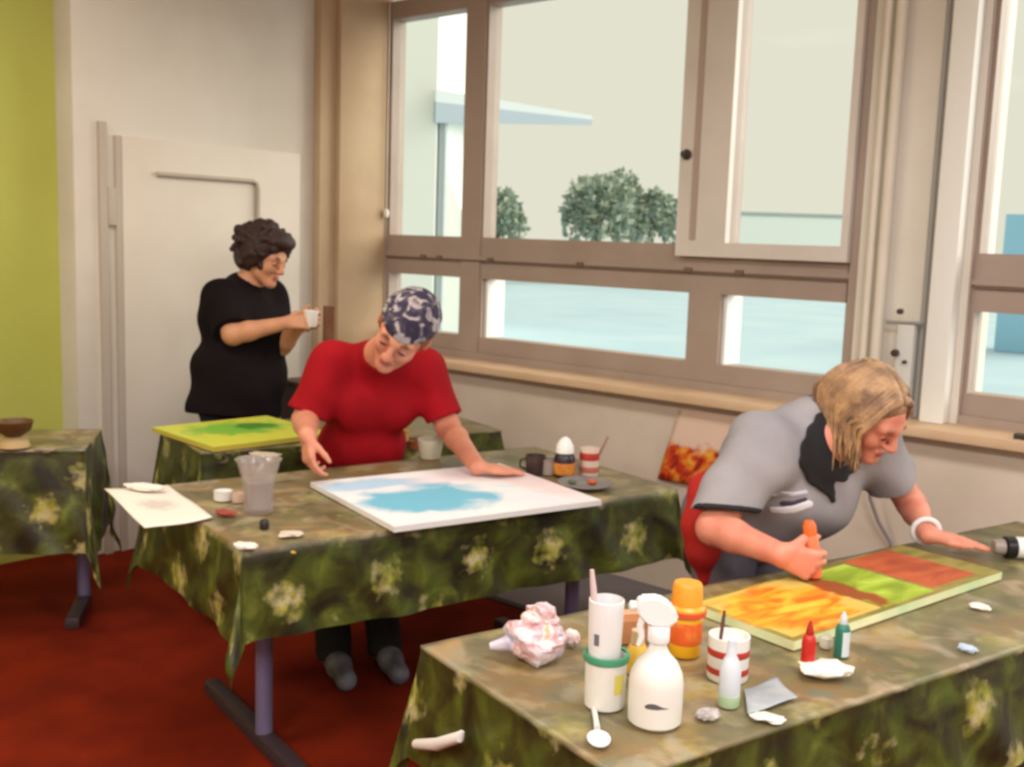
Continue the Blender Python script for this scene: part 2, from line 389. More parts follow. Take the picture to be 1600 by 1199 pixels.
for i in range(N + 1):
    for j in range(N + 1):
        s, t = i / N, j / N
        P = (1 - s) * (1 - t) * d_ + s * (1 - t) * c_ + s * t * b_ + (1 - s) * t * a_
        gr[i, j] = bm.verts.new(V(P) + Vector((0, -0.004 - 0.008 * (1 + math.sin(3 * s + 2 * t)) * (1 - t), 0)))
for i in range(N):
    for j in range(N):
        f = bm.faces.new([gr[i, j], gr[i + 1, j], gr[i + 1, j + 1], gr[i, j + 1]])
        for l_, (u_, v_) in zip(f.loops, ((i, j), (i + 1, j), (i + 1, j + 1), (i, j + 1))): l_[uvl].uv = (u_ / N, v_ / N)
o = fin(bm, 'flower_painting', M_flower, smooth=True); md = o.modifiers.new('thick', 'SOLIDIFY'); md.thickness = .003; md.offset = 0
tag(o, 'pale pink painting of orange red flowers pinned to the wall below the windowsill', 'painting')

# ================================================================== OUTSIDE
M_out = mat('pale_asphalt', (178, 204, 218), .6, (188, 212, 222), .6, spec=.2)
struct(box('ground_outside', (-120, YO + .3, -0.1), (60, 200, 0.0), M_out))
M_bush = mat('bush_leaves', (150, 166, 156), .8, (172, 180, 158), 3.0, spec=.1)
M_trunk = mat('bush_trunk', (110, 96, 80), .8)
def bush(px, py, pw, dep, label, seed):
    c = U(px, py, dep); r = pw * dep / F_PX / 2; rnd = random.Random(seed)
    root = empty('bush', (c[0], c[1], 0), label, 'bush')
    bm = bmesh.new()
    for k in range(900):
        th, ph = rnd.uniform(0, 2 * math.pi), math.acos(rnd.uniform(-.8, 1)); rr = r * rnd.uniform(.6, 1.0) * (1 + .18 * math.sin(3 * th + seed) * math.sin(2 * ph))
        q = V(c) + Vector((math.sin(ph) * math.cos(th), math.sin(ph) * math.sin(th), math.cos(ph) * .95)) * rr
        sz = r * rnd.uniform(.10, .2); M = Matrix.Translation(q) @ Matrix.Rotation(rnd.uniform(0, 6), 4, Vector((rnd.random(), rnd.random(), rnd.random() + .1)).normalized())
        vs = [bm.verts.new(M @ Vector(v)) for v in ((-sz, 0, 0), (0, -sz * .5, .1 * sz), (sz, 0, 0), (0, sz * .5, .1 * sz))]; bm.faces.new(vs)
    fin(bm, 'foliage', M_bush, root)
    tube('trunk', [(c[0], c[1], 0), (c[0] + .05, c[1], c[2] * .5), (c[0], c[1], c[2])], [.12 * r, .1 * r, .07 * r], M_trunk, root, 8)
bush(935, 332, 118, 41.8, 'grey green round bush outside, left one of the pair in the large pane', 1)
bush(1018, 340, 96, 46.2, 'grey green bush outside, right one of the pair in the large pane', 2)
bush(968, 300, 70, 48.4, 'paler bush outside peeking above the pair in the large pane', 5)
bush(776, 340, 96, 39.6, 'grey green bush outside beside the narrow window mullion', 3)
bush(722, 345, 60, 52.8, 'small dark bush outside seen in the narrow left pane', 4)
# building and flat canopy outside
M_bl = mat('pale_building', (250, 250, 243), .7); M_can = mat('canopy_grey', (136, 150, 160), .6); M_can2 = mat('canopy_fascia', (176, 184, 186), .6)
bl = empty('outside_building', (U(640, 376, 16)[0], U(640, 376, 16)[1], 0), 'pale building outside with grey flat canopy seen through the left panes', 'building')
pa, pb = U(560, 200, 16), U(682, 200, 16); ax = (pb - pa); ax[2] = 0
prism('wall', [(pa[0], pa[1], 0), (pb[0], pb[1], 0), (pb[0], pb[1], 8), (pa[0], pa[1], 8)], (-2.0, 3.0, 0), M_bl, bl)
e1, e2, e3, e4 = U(680, 140, 15.6), U(680, 192, 15.6), U(925, 196, 23), U(925, 186, 23)
prism('canopy', [e2, e3, (e3[0], e3[1], e3[2] + .12), (e2[0], e2[1], e2[2] + .30)], (-2.5, 2.2, .35), M_can, bl)
prism('canopy_fascia', [(e2[0], e2[1], e2[2] + .30), (e3[0], e3[1], e3[2] + .12), (e3[0], e3[1], e3[2] + .2), (e2[0], e2[1], e2[2] + .48)], (-2.0, 2.0, .3), M_can2, bl)
p1, p2 = U(676, 300, 17.0), U(742, 300, 17.0)
prism('porch_wall', [(p1[0], p1[1], 0), (p2[0], p2[1], 0), (p2[0], p2[1], U(700, 378, 17)[2]), (p1[0], p1[1], U(700, 215, 17)[2])], (-.5, .6, 0), M_bl, bl)
p1, p2 = U(684, 300, 16.2), U(694, 300, 16.2)
prism('post', [(p1[0], p1[1], 0), (p2[0], p2[1], 0), (p2[0], p2[1], e2[2] + .1), (p1[0], p1[1], e2[2] + .1)], (-.25, .3, 0), M_can2, bl)
# low wall far out and a car
a_, b_ = U(1120, 345, 40), U(1345, 352, 40)
bw = empty('boundary_wall', (a_[0], a_[1], 0), 'long low pale wall in the distance behind the opening casement', 'wall')
prism('wall', [(a_[0], a_[1], 0), (b_[0], b_[1], 0), (b_[0], b_[1], b_[2] + .22), (a_[0], a_[1], a_[2] + .22)], (-.3, .4, 0), mat('boundary_white', (246, 248, 242), .7), bw)
prism('coping', [(a_[0] + .02, a_[1] - .02, a_[2] + .22), (b_[0] + .02, b_[1] - .02, b_[2] + .22), (b_[0] + .02, b_[1] - .02, b_[2] + .36), (a_[0] + .02, a_[1] - .02, a_[2] + .36)], (-.34, .44, 0), mat('boundary_coping', (176, 184, 180), .7), bw)
q = U(1612, 362, 18)
tag(box('blue_container', (q[0] - .35, q[1] - .3, 0), (q[0] + .8, q[1] + .6, q[2] + .28), mat('container_blue', (150, 198, 224), .5), bevel=.03), 'pale blue container outside at the right edge of the second window', 'container')

# ================================================================== TABLES AND CLOTHS
M_leg = mat('violet_grey_steel', (112, 104, 134), .45, metal=.2); M_leg2 = mat('dark_steel', (30, 28, 32), .45, metal=.2); M_foot = mat('dark_foot_steel', (62, 48, 50), .5, metal=.2)
M_board = mat('tabletop_laminate', (150, 140, 124), .5, (140, 130, 114), 4)
def table(C, ang, L, W, label, clabel, seed, hang=.27, legm=None, legoff=.5, inset=.2):
    """C = corner; long axis at ang from +Y, short axis to the left of it"""
    a = Vector((math.sin(ang), math.cos(ang), 0)); b = Vector((-math.cos(ang), math.sin(ang), 0)); C = Vector((C[0], C[1], 0))
    M = Matrix((( a.x, b.x, 0, C.x), (a.y, b.y, 0, C.y), (0, 0, 1, 0), (0, 0, 0, 1)))
    cen = C + a * L / 2 + b * W / 2
    t = empty('folding_table', (cen.x, cen.y, 0), label, 'table', None)
    box('tabletop', (.01, .01, .705), (L - .01, W - .01, .737), M_board, t, M, bevel=.004)
    lm = legm or M_leg
    for s in (inset, L - inset):
        bm = bmesh.new(); add_tube(bm, [M @ Vector((s, W * legoff, .045)), M @ Vector((s, W * legoff, .70))], .027, 16); lg = fin(bm, 'leg', lm, t, angle=50)
        box('foot', (s - .028, .06, 0), (s + .028, W - .06, .05), M_foot, lg, M, bevel=.012)
        box('bracket', (s - .03, W * legoff - .2, .67), (s + .03, min(W * legoff + .2, W - .03), .704), M_foot, lg, M, bevel=.004)
    box('crossbar', (inset, W * legoff - .015, .60), (L - inset, W * legoff + .015, .64), lm, t, M, bevel=.004)
    # cloth: draped sheet with rounded edges, wavy hem, corner cones
    rnd = random.Random(seed); ph = [rnd.uniform(0, 6.28) for _ in range(8)]
    h = hang; st = .02; nu = int((L + 2 * h) / st); nv = int((W + 2 * h) / st)
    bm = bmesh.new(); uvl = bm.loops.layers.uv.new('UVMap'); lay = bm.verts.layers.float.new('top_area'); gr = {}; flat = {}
    er = .018
    tops = {}
    for i in range(nu + 1):
        for j in range(nv + 1):
            u = -h + (L + 2 * h) * i / nu; v = -h + (W + 2 * h) * j / nv
            ou = -1 if u < 0 else (1 if u > L else 0); ov = -1 if v < 0 else (1 if v > W else 0)
            du = -u if u < 0 else max(u - L, 0); dv = -v if v < 0 else max(v - W, 0)
            r = math.hypot(du, dv); bu, bv = min(max(u, 0), L), min(max(v, 0), W)
            if r < 1e-9: P = Vector((u, v, .745 + .0012 * math.sin(17 * u + ph[0]) * math.sin(13 * v + ph[1])))
            else:
                dx, dy = ou * du / r, ov * dv / r
                cu, cv = bu - ou * er * (1 if ou else 0), bv - ov * er * (1 if ov else 0)
                arc = er * math.pi / 2
                if r < arc: th = r / er; out = er * math.sin(th); z = .745 - er * (1 - math.cos(th))
                else:
                    e = r - arc; s_ = u + v * .7
                    wav = .006 * math.sin(9 * s_ + ph[2]) + .005 * math.sin(21 * s_ + ph[3]) + .004 * math.sin(37 * s_ + ph[4])
                    out = er + e * .06 + (e / h) * (wav * 1.6 + .008); z = .745 - er - e * .985
                    if ou and ov: out += .035 * (e / h) * math.sin(2 * math.atan2(dv, du)) ** 2
                P = Vector((bu - (ou * er if ou else 0) * (abs(dx)) + dx * out, bv - (ov * er if ov else 0) * abs(dy) + dy * out, z))
                if ou and ov:
                    P = Vector((bu - ou * er * abs(dx) + dx * out, bv - ov * er * abs(dy) + dy * out, z))
            P.z += 0
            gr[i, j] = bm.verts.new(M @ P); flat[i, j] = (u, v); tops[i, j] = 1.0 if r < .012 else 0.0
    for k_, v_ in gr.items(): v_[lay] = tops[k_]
    for i in range(nu):
        for j in range(nv):
            ks = ((i, j), (i + 1, j), (i + 1, j + 1), (i, j + 1)); f = bm.faces.new([gr[k] for k in ks])
            for l_, k in zip(f.loops, ks): l_[uvl].uv = flat[k]
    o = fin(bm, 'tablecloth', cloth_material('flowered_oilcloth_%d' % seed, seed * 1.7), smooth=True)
    tag(o, clabel, 'tablecloth')
    return M
A1 = math.atan2(.2325, .9726)
table((-2.375, 1.64), A1, 1.62, .86, 'folding table with violet grey leg under the large white and blue canvas', 'green flowered oilcloth under the large white and blue canvas', 1, hang=.27, legoff=.38)
A2 = math.atan2(.2556, .9668)
P2 = np.array([-1.55, 1.55]); n2 = np.array([math.cos(A2), -math.sin(A2)])
C2 = P2 + n2 * .66 - np.array([math.sin(A2), math.cos(A2)]) * .03
table(C2, A2, 2.22, .66, 'folding table nearest the camera, under the paint bottles', 'green flowered oilcloth under the spray bottle and paint pots', 2, hang=.26, legm=M_leg2)
table((-3.57, 2.28), math.radians(17), 1.36, .62, 'folding table behind the red shirt, against the white wall side', 'dark green oilcloth under the green and yellow canvas', 3, hang=.30)
A4 = math.radians(36)
a4 = np.array([math.sin(A4), math.cos(A4)]); C4 = np.array([-3.90, 1.98]) - a4 * .8
table(C4, A4, .8, .44, 'folding table at the left edge before the lime green wall', 'dark green oilcloth on the table before the lime green wall', 4, hang=.42, legoff=.8, inset=.07)

# ================================================================== THINGS ON THE TABLES
M_wplastic = mat('white_plastic', (232, 230, 226), .35, spec=.5)
M_paper = mat('white_paper', (232, 224, 214), .8, (222, 212, 200), 5)
def T(px, py, z=ZT): return onz(px, py, z)
RZ = lambda a: Matrix.Rotation(a, 3, 'Z')

# --- large white and blue canvas
def slab_canvas(name, N, R, Lp, th, z, m_top, m_edge, label):
    """canvas whose near corner is N; R and Lp the neighbouring corners; top face carries UV 0..1"""
    N, R, Lp = [np.array([p[0], p[1], z]) for p in (N, R, Lp)]
    u = R - N; v = Lp - N; v = v - u * (v @ u) / (u @ u)
    root = empty(name, (N + u / 2 + v / 2), label, 'painting')
    bm = bmesh.new(); uvl = bm.loops.layers.uv.new('UVMap'); n = 10
    g_ = {(i, j): bm.verts.new(V(N + u * i / n + v * j / n) + Vector((0, 0, th))) for i in range(n + 1) for j in range(n + 1)}
    for i in range(n):
        for j in range(n):
            ks = ((i, j), (i + 1, j), (i + 1, j + 1), (i, j + 1)); f = bm.faces.new([g_[k] for k in ks])
            for l_, k in zip(f.loops, ks): l_[uvl].uv = (k[0] / n, k[1] / n)
    fin(bm, 'painted_face', m_top, root)
    prism('stretcher', [N, N + u, N + u + v, N + v], (0, 0, th - .0005), m_edge, root, bevel=.001)
    return root
def canvas_graph(name):
    m = mat(name, (230, 226, 226), .55, bump=.08, bscale=120); g = NT(m); uv = g.n('UVMap').outputs[0]; sx = g.n('SeparateXYZ'); g.l(uv, sx.inputs[0])
    return m, g, uv, sx.outputs[0], sx.outputs[1]
def blob(g, x, y, cx, cy, rx, ry, ns, soft=.25):
    dx = g.math('DIVIDE', g.math('SUBTRACT', x, cx), rx); dy = g.math('DIVIDE', g.math('SUBTRACT', y, cy), ry)
    d = g.math('SQRT', g.math('ADD', g.math('MULTIPLY', dx, dx), g.math('MULTIPLY', dy, dy)))
    d = g.math('ADD', d, g.math('MULTIPLY', g.math('SUBTRACT', ns, .5), 1.3))
    return g.ramp(d, [(1 - soft, WW), (1.0, BW)])
m_c1, g, uv, x, y = canvas_graph('blue_white_painting')
ns = g.noise(uv, 5, 4, .5); base = g.ramp(g.noise(uv, 3, 3), [(.35, (226, 226, 234)), (.6, (238, 234, 234)), (.7, (214, 226, 238))])
base = g.mix(blob(g, x, y, .34, .42, .36, .30, ns, .35), base, (112, 184, 210))
base = g.mix(blob(g, x, y, .20, .82, .30, .12, ns, .3), base, (176, 206, 230))
base = g.mix(g.math('MULTIPLY', blob(g, x, y, .95, .5, .16, .5, ns, .5), .8), base, (232, 206, 206))
base = g.mix(g.math('MULTIPLY', blob(g, x, y, .62, .8, .24, .12, ns, .5), .6), base, (234, 214, 222))
g.l(base, g.b.inputs['Base Color'])
slab_canvas('canvas_painting', T(616, 833), T(940, 790), T(440, 766), .018, ZT, m_c1, mat('canvas_edge_white', (226, 222, 218), .7), 'large white canvas with pale blue patches lying before the red shirt')

# --- three-panel canvas
m_c2, g, uv, x, y = canvas_graph('three_panel_painting')
ns = g.noise(uv, 6, 4, .5)
base = g.ramp(g.noise(uv, 4, 3), [(.36, (120, 104, 40)), (.5, (150, 134, 60)), (.66, (96, 96, 34))])
ins = lambda a, b, c, d: g.math('MULTIPLY', g.math('MULTIPLY', g.math('GREATER_THAN', x, a), g.math('LESS_THAN', x, b)), g.math('MULTIPLY', g.math('GREATER_THAN', y, c), g.math('LESS_THAN', y, d)))
org = g.ramp(g.noise(uv, 7, 3, .8), [(.36, (226, 104, 14)), (.5, (240, 150, 24)), (.66, (246, 186, 60))])
base = g.mix(ins(.02, .40, .06, .97), base, (206, 176, 84))
base = g.mix(blob(g, x, y, .19, .5, .22, .48, ns, .2), base, org)
grn = g.ramp(g.noise(uv, 5, 3, .5), [(.36, (128, 148, 28)), (.55, (164, 186, 52)), (.68, (186, 206, 92))])
base = g.mix(ins(.41, .655, .05, .93), base, grn)
base = g.mix(blob(g, x, y, .44, .5, .05, .5, ns, .3), base, (146, 72, 24))
brn = g.ramp(g.noise(uv, 5, 3, .5), [(.36, (158, 62, 24)), (.6, (186, 88, 44))])
base = g.mix(ins(.67, .91, .10, .98), base, brn)
g.l(base, g.b.inputs['Base Color'])
slab_canvas('canvas_painting', T(1240, 1018), T(1565, 906), T(1094, 951), .022, ZT, m_c2, mat('canvas_edge_cream', (236, 234, 186), .7, (200, 224, 172), 9), 'long canvas with orange, green and rust squares in front of the grey shirt')

# --- green and yellow canvas on the table behind
m_c3, g, uv, x, y = canvas_graph('green_yellow_painting')
ns = g.noise(uv, 7, 4, .5)
base = g.ramp(g.noise(uv, 4, 3, .4), [(.36, (206, 200, 66)), (.55, (190, 200, 70)), (.7, (220, 206, 90))])
base = g.mix(blob(g, x, y, .5, .6, .46, .34, ns, .4), base, (120, 176, 58))
base = g.mix(blob(g, x, y, .66, .62, .2, .16, ns, .4), base, (70, 128, 40))
g.l(base, g.b.inputs['Base Color'])
slab_canvas('canvas_painting', T(334, 707), T(520, 684), T(228, 676), .02, ZT, m_c3, mat('canvas_edge_yellow', (196, 182, 70), .7), 'green and yellow canvas on the table in front of the woman in black')

# --- sheets of paper overhanging table one
def sheet(name, cs, label, cat, m, z=ZT + .003, amp=.004, thick=.0025, seed=0):
    cs = [np.array([*T(px, py, z)[:2], z]) for px, py in cs]; n = 14; rnd = random.Random(seed); ph = [rnd.uniform(0, 6) for _ in range(4)]
    bm = bmesh.new(); g_ = {}
    for i in range(n + 1):
        for j in range(n + 1):
            s, t = i / n, j / n; P = (1 - s) * (1 - t) * cs[0] + s * (1 - t) * cs[1] + s * t * cs[2] + (1 - s) * t * cs[3]
            g_[i, j] = bm.verts.new(V(P) + Vector((0, 0, amp * (1 + .5 * math.sin(5 * s + ph[0]) + .5 * math.sin(6 * t + ph[1] + 3 * s)))))
    for i in range(n):
        for j in range(n): bm.faces.new([g_[i, j], g_[i + 1, j], g_[i + 1, j + 1], g_[i, j + 1]])
    o = fin(bm, name, m, smooth=True); md = o.modifiers.new('thick', 'SOLIDIFY'); md.thickness = thick; md.offset = 0
    return tag(o, label, cat)
m_pp = mat('sheet_with_sketch', (230, 220, 208), .8); g = NT(m_pp); tc = g.n('TexCoord').outputs['Generated']
mp = g.n('SeparateXYZ'); g.l(tc, mp.inputs[0])
g.l(g.mix(g.math('MULTIPLY', blob(g, mp.outputs[0], mp.outputs[1], .55, .5, .16, .2, g.noise(tc, 12, 4), .5), .5), (228, 218, 206), (168, 156, 146)), g.b.inputs['Base Color'])
sheet('paper_sheet', [(226, 829), (332, 811), (262, 760), (163, 768)], 'white sheet of paper jutting over the left end of the red-shirt table', 'paper', m_pp, amp=.005, seed=3)

def crumple(name, c, rx, ry, rz, seed, label, cat, m, parent=None, sub=3, amp=.35, rot=0.0, zoff=0.0, nd=16):
    rnd = random.Random(seed); bm = bmesh.new(); bmesh.ops.create_icosphere(bm, subdivisions=sub, radius=1)
    dirs = [Vector((rnd.gauss(0, 1), rnd.gauss(0, 1), rnd.gauss(0, 1))).normalized() for _ in range(nd)]; offs = [rnd.uniform(.45, .95) for _ in dirs]
    R = Matrix.Rotation(rot, 3, 'Z')
    for v in bm.verts:
        n = v.co.normalized(); k = 1.0
        for d_, o_ in zip(dirs, offs):
            t = n.dot(d_)
            if t > .3: k = min(k, 1 - amp + amp * min(1, abs(t - o_) * 3.2))
        k *= 1 + rnd.uniform(-.05, .05)
        p = Vector((n.x * rx * k, n.y * ry * k, max(n.z * k, -.72) * rz)); v.co = R @ p + V(c) + Vector((0, 0, .72 * rz + zoff))
    o = fin(bm, name, m, parent, angle=35)
    if label: tag(o, label, cat)
    return o

# paper scraps
c = T(383, 858); crumple('paper_scrap', c, .05, .03, .012, 2, 'small white paint-smeared scrap at the near corner of the red-shirt table', 'paper scrap', M_paper, rot=.4)
c = T(455, 838); crumple('paper_scrap', c, .05, .035, .010, 12, 'pale crumpled scrap between the glass jar and the large blue-white canvas', 'paper scrap', mat('scrap_beige', (206, 190, 170), .8), rot=1.0)
c = T(225, 766, ZT + .012); crumple('paper_scrap', c, .10, .035, .016, 6, 'crumpled white tissue on the far edge of the jutting paper sheet', 'tissue', M_paper, rot=.5)
c = T(1290, 1058); crumple('paper_towel', c, .075, .045, .022, 4, 'crumpled white paper towel beside the red squeeze bottle', 'paper towel', M_paper, rot=.8)
c = T(1200, 1126); crumple('paper_scrap', c, .045, .022, .008, 5, 'flat white scrap near the edge right of the spray bottle', 'paper scrap', M_paper, rot=.3)
c = T(1106, 1122); crumple('paper_scrap', c, .035, .028, .012, 8, 'grey and white paint-stained scrap just right of the spray bottle', 'paper scrap', mat('scrap_grey', (190, 182, 176), .8, (120, 108, 108), 30), rot=1.3)
c = T(352, 806); crumple('paint_rag', c, .055, .03, .012, 9, 'rust red paint rag between the paper sheet and the glass jar', 'rag', mat('rust_rag', (166, 72, 52), .85, (140, 56, 40), 20), rot=.2)
c = T(1530, 952); crumple('paper_scrap', c, .035, .025, .010, 15, 'white scrap on the oilcloth right of the three-square canvas', 'paper scrap', M_paper)
c = T(1512, 1018); crumple('paint_blob', c, .028, .02, .010, 16, 'small pale blue paint-stained wad near the right table edge', 'wad', mat('pale_blue_wad', (176, 190, 210), .7))
# pale strip hanging on the cloth at the short end of the near table
def on_end(px, py):
    n_ = np.array([math.sin(A2), math.cos(A2), 0]); d_ = ray(px, py); o_ = np.array([P2[0], P2[1], 0]) - n_ * .072
    return CAM + d_ * (((o_ - CAM) @ n_) / (d_ @ n_))
q0, q1 = on_end(650, 1163), on_end(718, 1152)
o = tube('pale_strip', [q0, (q0 + q1) / 2 + np.array([0, 0, -.008]), q1, q1 + np.array([.004, .004, .012])], [.010, .013, .011, .004], mat('strip_white', (214, 206, 198), .6), n=10)
tag(o, 'pale strip on the hanging cloth at the near table corner', 'tape')

# --- glass jar of water, small pots on table one
M_jar = mat('jar_glass', (196, 182, 176), .12, alpha=.32, spec=.7); M_water = mat('cloudy_water', (150, 136, 130), .2, alpha=.7)
c = T(404, 800); jr = empty('glass_jar', c, 'clear glass jar of cloudy water at the left end of the red-shirt table', 'jar')
lathe('glass', [(0, .002), (.045, .002), (.048, .01), (.044, .05), (.050, .10), (.066, .158), (.072, .165), (.068, .164), (.060, .155), (.046, .10), (.040, .05), (.042, .014), (0, .012)], c, M_jar, jr)
lathe('water', [(0, .0145), (.038, .016), (.036, .05), (.042, .096), (0, .098)], c, M_water, jr)
c = T(413, 826); lathe('bottle_cap', [(0, 0), (.013, 0), (.014, .004), (.013, .022), (.010, .026), (0, .026)], c, mat('black_cap', (38, 26, 22), .4)); tag(bpy.context.scene.objects['bottle_cap'], 'small dark bottle cap standing in front of the glass jar', 'cap')
def small_pot(name, px, py, r, h, m, label, cat='pot', m2=None):
    c = T(px, py); e = empty(name, c, label, cat)
    lathe('body', [(0, 0), (r * .85, 0), (r, .004), (r, h), (r * .9, h), (r * .88, h * .55), (0, h * .5)], c, m, e)
    lathe('rim', [(r * .92, h * .92), (r * 1.06, h * .92), (r * 1.06, h), (r * .92, h)], c, m2 or m, e)
    return e
small_pot('paint_pot', 349, 782, .030, .032, M_wplastic, 'small white paint pot left of the glass jar')
small_pot('paint_pot', 372, 785, .020, .030, mat('pink_pot', (222, 190, 172), .5), 'small pale pink paint pot close against the glass jar')
c = T(458, 866); crumple('paint_blob', c, .012, .010, .006, 21, 'tiny ochre paint lump at the front edge of the red-shirt table', 'paint', mat('ochre_paint', (190, 150, 40), .5), sub=2)

# --- bottle, cup, pot, plate at the far end of table one
M_darkp = mat('dark_plastic', (44, 34, 42), .35); M_ylab = mat('yellow_label', (214, 144, 52), .6, (192, 112, 36), 40)
c = T(881, 744); e = empty('ink_bottle', c, 'dark bottle with white domed cap and orange label on the red-shirt table', 'bottle')
lathe('body', [(0, 0), (.036, 0), (.039, .004), (.039, .065), (.034, .082), (.028, .086), (0, .087)], c, M_darkp, e)
lathe('label', [(.0396, .010), (.0402, .012), (.0402, .050), (.0396, .052)], c, M_ylab, e)
lathe('cap', [(.030, .086), (.034, .088), (.032, .115), (.020, .135), (.008, .145), (0, .146)], c, M_wplastic, e)
c = T(836, 741); e = empty('cup', c, 'dark brown cup beside the dark bottle at the far table end', 'cup')
lathe('body', [(0, 0), (.030, 0), (.034, .005), (.038, .070), (.036, .071), (.032, .012), (0, .010)], c, mat('brown_cup', (70, 52, 50), .4), e)
bm = bmesh.new(); hx = np.array([-RC[0, 0], -RC[1, 0], 0]); add_tube(bm, [c + hx * .034 + np.array([0, 0, .058]), c + hx * .056 + np.array([0, 0, .052]), c + hx * .056 + np.array([0, 0, .026]), c + hx * .033 + np.array([0, 0, .018])], .005, 8); fin(bm, 'handle', mat('brown_cup_handle', (70, 52, 50), .4), e, angle=50)
c = T(856, 742); e = small_pot('paint_pot', 856, 742, .026, .06, mat('grey_pot', (150, 136, 128), .5), 'pale grey paint pot between the brown cup and the dark bottle')
M_redb = mat('red_band', (178, 52, 40), .5)
c = T(920, 742); e = empty('paint_pot', c, 'white paint pot with red band holding a brush at the far table end', 'pot')
lathe('body', [(0, 0), (.034, 0), (.036, .004), (.036, .100), (.032, .100), (.030, .05), (0, .045)], c, mat('pot_pinkish_white', (220, 196, 180), .5), e)
lathe('label', [(.0364, .058), (.037, .060), (.037, .084), (.0364, .086)], c, M_redb, e)
lathe('label', [(.0364, .012), (.037, .014), (.037, .032), (.0364, .034)], c, mat('pale_red_band', (176, 100, 84), .5), e)
q = c + np.array([RC[0, 0], RC[1, 0], 0]) * .065 + np.array([0, 0, .145])
br = empty('paint_brush', c + np.array([0, 0, .05]), 'thin brush slanting out of the red-banded pot', 'brush')
tube('handle', [c + np.array([0, 0, .052]), c + (q - c) * .5, q], [.004, .005, .003], mat('brush_wood', (150, 104, 84), .5), br, 8)
c = T(914, 762); e = empty('paint_plate', c, 'grey paint-smeared plate at the far end of the red-shirt table', 'plate')
lathe('plate', [(0, .002), (.06, .002), (.085, .010), (.098, .018), (.097, .021), (.082, .014), (.058, .007), (0, .006)], c, mat('plate_grey', (132, 126, 122), .5, (112, 106, 104), 12), e)
q = c + np.array([.01, .03, .008]); crumple('paint_lump', q, .026, .02, .014, 31, None, None, mat('orange_red_lump', (190, 90, 50), .5), e, sub=2)
q = c + np.array([-.045, -.015, .008]); crumple('paint_lump', q, .02, .02, .010, 32, None, None, mat('green_grey_lump', (84, 96, 78), .5), e, sub=2)

# --- white cup, yellow and orange pots on the table behind the red shirt
c = T(672, 716); e = empty('cup', c, 'pale white cup on the table behind the red shirt, beside her left arm', 'cup')
lathe('body', [(0, 0), (.036, 0), (.040, .006), (.052, .075), (.050, .076), (.038, .012), (0, .010)], c, mat('cup_cream', (206, 200, 178), .5), e)
small_pot('paint_pot', 628, 690, .028, .05, mat('yellow_pot', (222, 178, 84), .5), 'yellow paint pot just right of the red shirt on the table behind')
small_pot('paint_pot', 650, 702, .028, .035, mat('orange_pot', (196, 128, 78), .5), 'orange paint pot in front of the yellow pot behind the red shirt')
c = T(415, 712); crumple('paper_scrap', c, .09, .04, .008, 41, 'pale flat scrap of paper before the green and yellow canvas', 'paper scrap', mat('scrap_tan', (196, 180, 160), .8), rot=.6)

# --- bowl on the table at the left edge
c = T(22, 700); e = empty('bowl', c, 'dark brown bowl on a pale stand on the table by the green wall', 'bowl')
lathe('stand', [(0, 0), (.05, 0), (.06, .006), (.052, .03), (.03, .045), (0, .046)], c, mat('stand_tan', (176, 150, 104), .6), e)
lathe('bowl', [(0, .046), (.03, .046), (.062, .07), (.072, .105), (.068, .106), (.055, .075), (0, .058)], c, mat('bowl_brown', (92, 62, 26), .5), e)
c = T(70, 706); crumple('cloth_wad', c, .06, .035, .012, 44, 'flat greyish cloth beside the brown bowl by the green wall', 'cloth', mat('wad_grey', (140, 128, 108), .8), rot=.7)

# ================================================================== NEAR TABLE
# spray bottle
c = T(1022, 1128); e = empty('spray_bottle', c, 'white trigger spray bottle at the front of the near table', 'spray bottle')
M_spray = mat('spray_white', (226, 222, 214), .35); M_spray2 = mat('spray_head_white', (238, 238, 236), .3)
lathe('body', [(0, 0), (.042, 0), (.048, .006), (.049, .035), (.049, .075), (.046, .095), (.036, .115), (.022, .130), (.016, .142), (.0145, .155), (0, .156)], c, M_spray, e, 36)
md_ = np.array([RC[0, 0], RC[1, 0], 0]); md_ /= np.linalg.norm(md_)      # along the picture, to the right
Rm = Matrix(((-md_[0], md_[1], 0), (-md_[1], -md_[0], 0), (0, 0, 1)))   # local x = nozzle direction (to the left)
def P_(x, y, z): return V(c) + Rm @ Vector((x, y, z))
lathe('collar', [(0, .152), (.019, .152), (.020, .156), (.020, .178), (.017, .182), (0, .182)], c, M_spray2, e)
bm = bmesh.new()
prof = [(-.030, .205), (-.034, .196), (-.016, .180), (.014, .180), (.020, .192), (.040, .200), (.044, .222), (.036, .234), (.004, .236), (-.018, .224)]
a = [bm.verts.new(P_(x, -.014, z)) for x, z in prof]; b = [bm.verts.new(P_(x, .014, z)) for x, z in prof]
bm.faces.new(a); bm.faces.new(b[::-1])
for i in range(len(a)): bm.faces.new((a[i], b[i], b[(i + 1) % len(a)], a[(i + 1) % len(a)]))
bmesh.ops.bevel(bm, geom=bm.edges[:], offset=.004, segments=2, affect='EDGES'); fin(bm, 'spray_head', M_spray2, e, angle=50)
bm = bmesh.new(); add_tube(bm, [P_(.028, 0, .198), P_(.034, 0, .180), P_(.030, 0, .160), P_(.036, 0, .142)], [.007, .0065, .006, .004], 10); fin(bm, 'trigger', M_spray2, e, angle=50)
lathe('nozzle', [(0, 0), (.009, 0), (.009, .010), (.004, .013), (0, .013)], P_(.043, 0, .216), M_spray2, e, rot=(Rm @ Matrix.Rotation(math.pi / 2, 3, 'Y')))
bm = bmesh.new()   # dark printed mark on the front
fd = -np.array([c[0], c[1], 0]); fd /= np.linalg.norm(fd); sd = np.array([-fd[1], fd[0], 0])
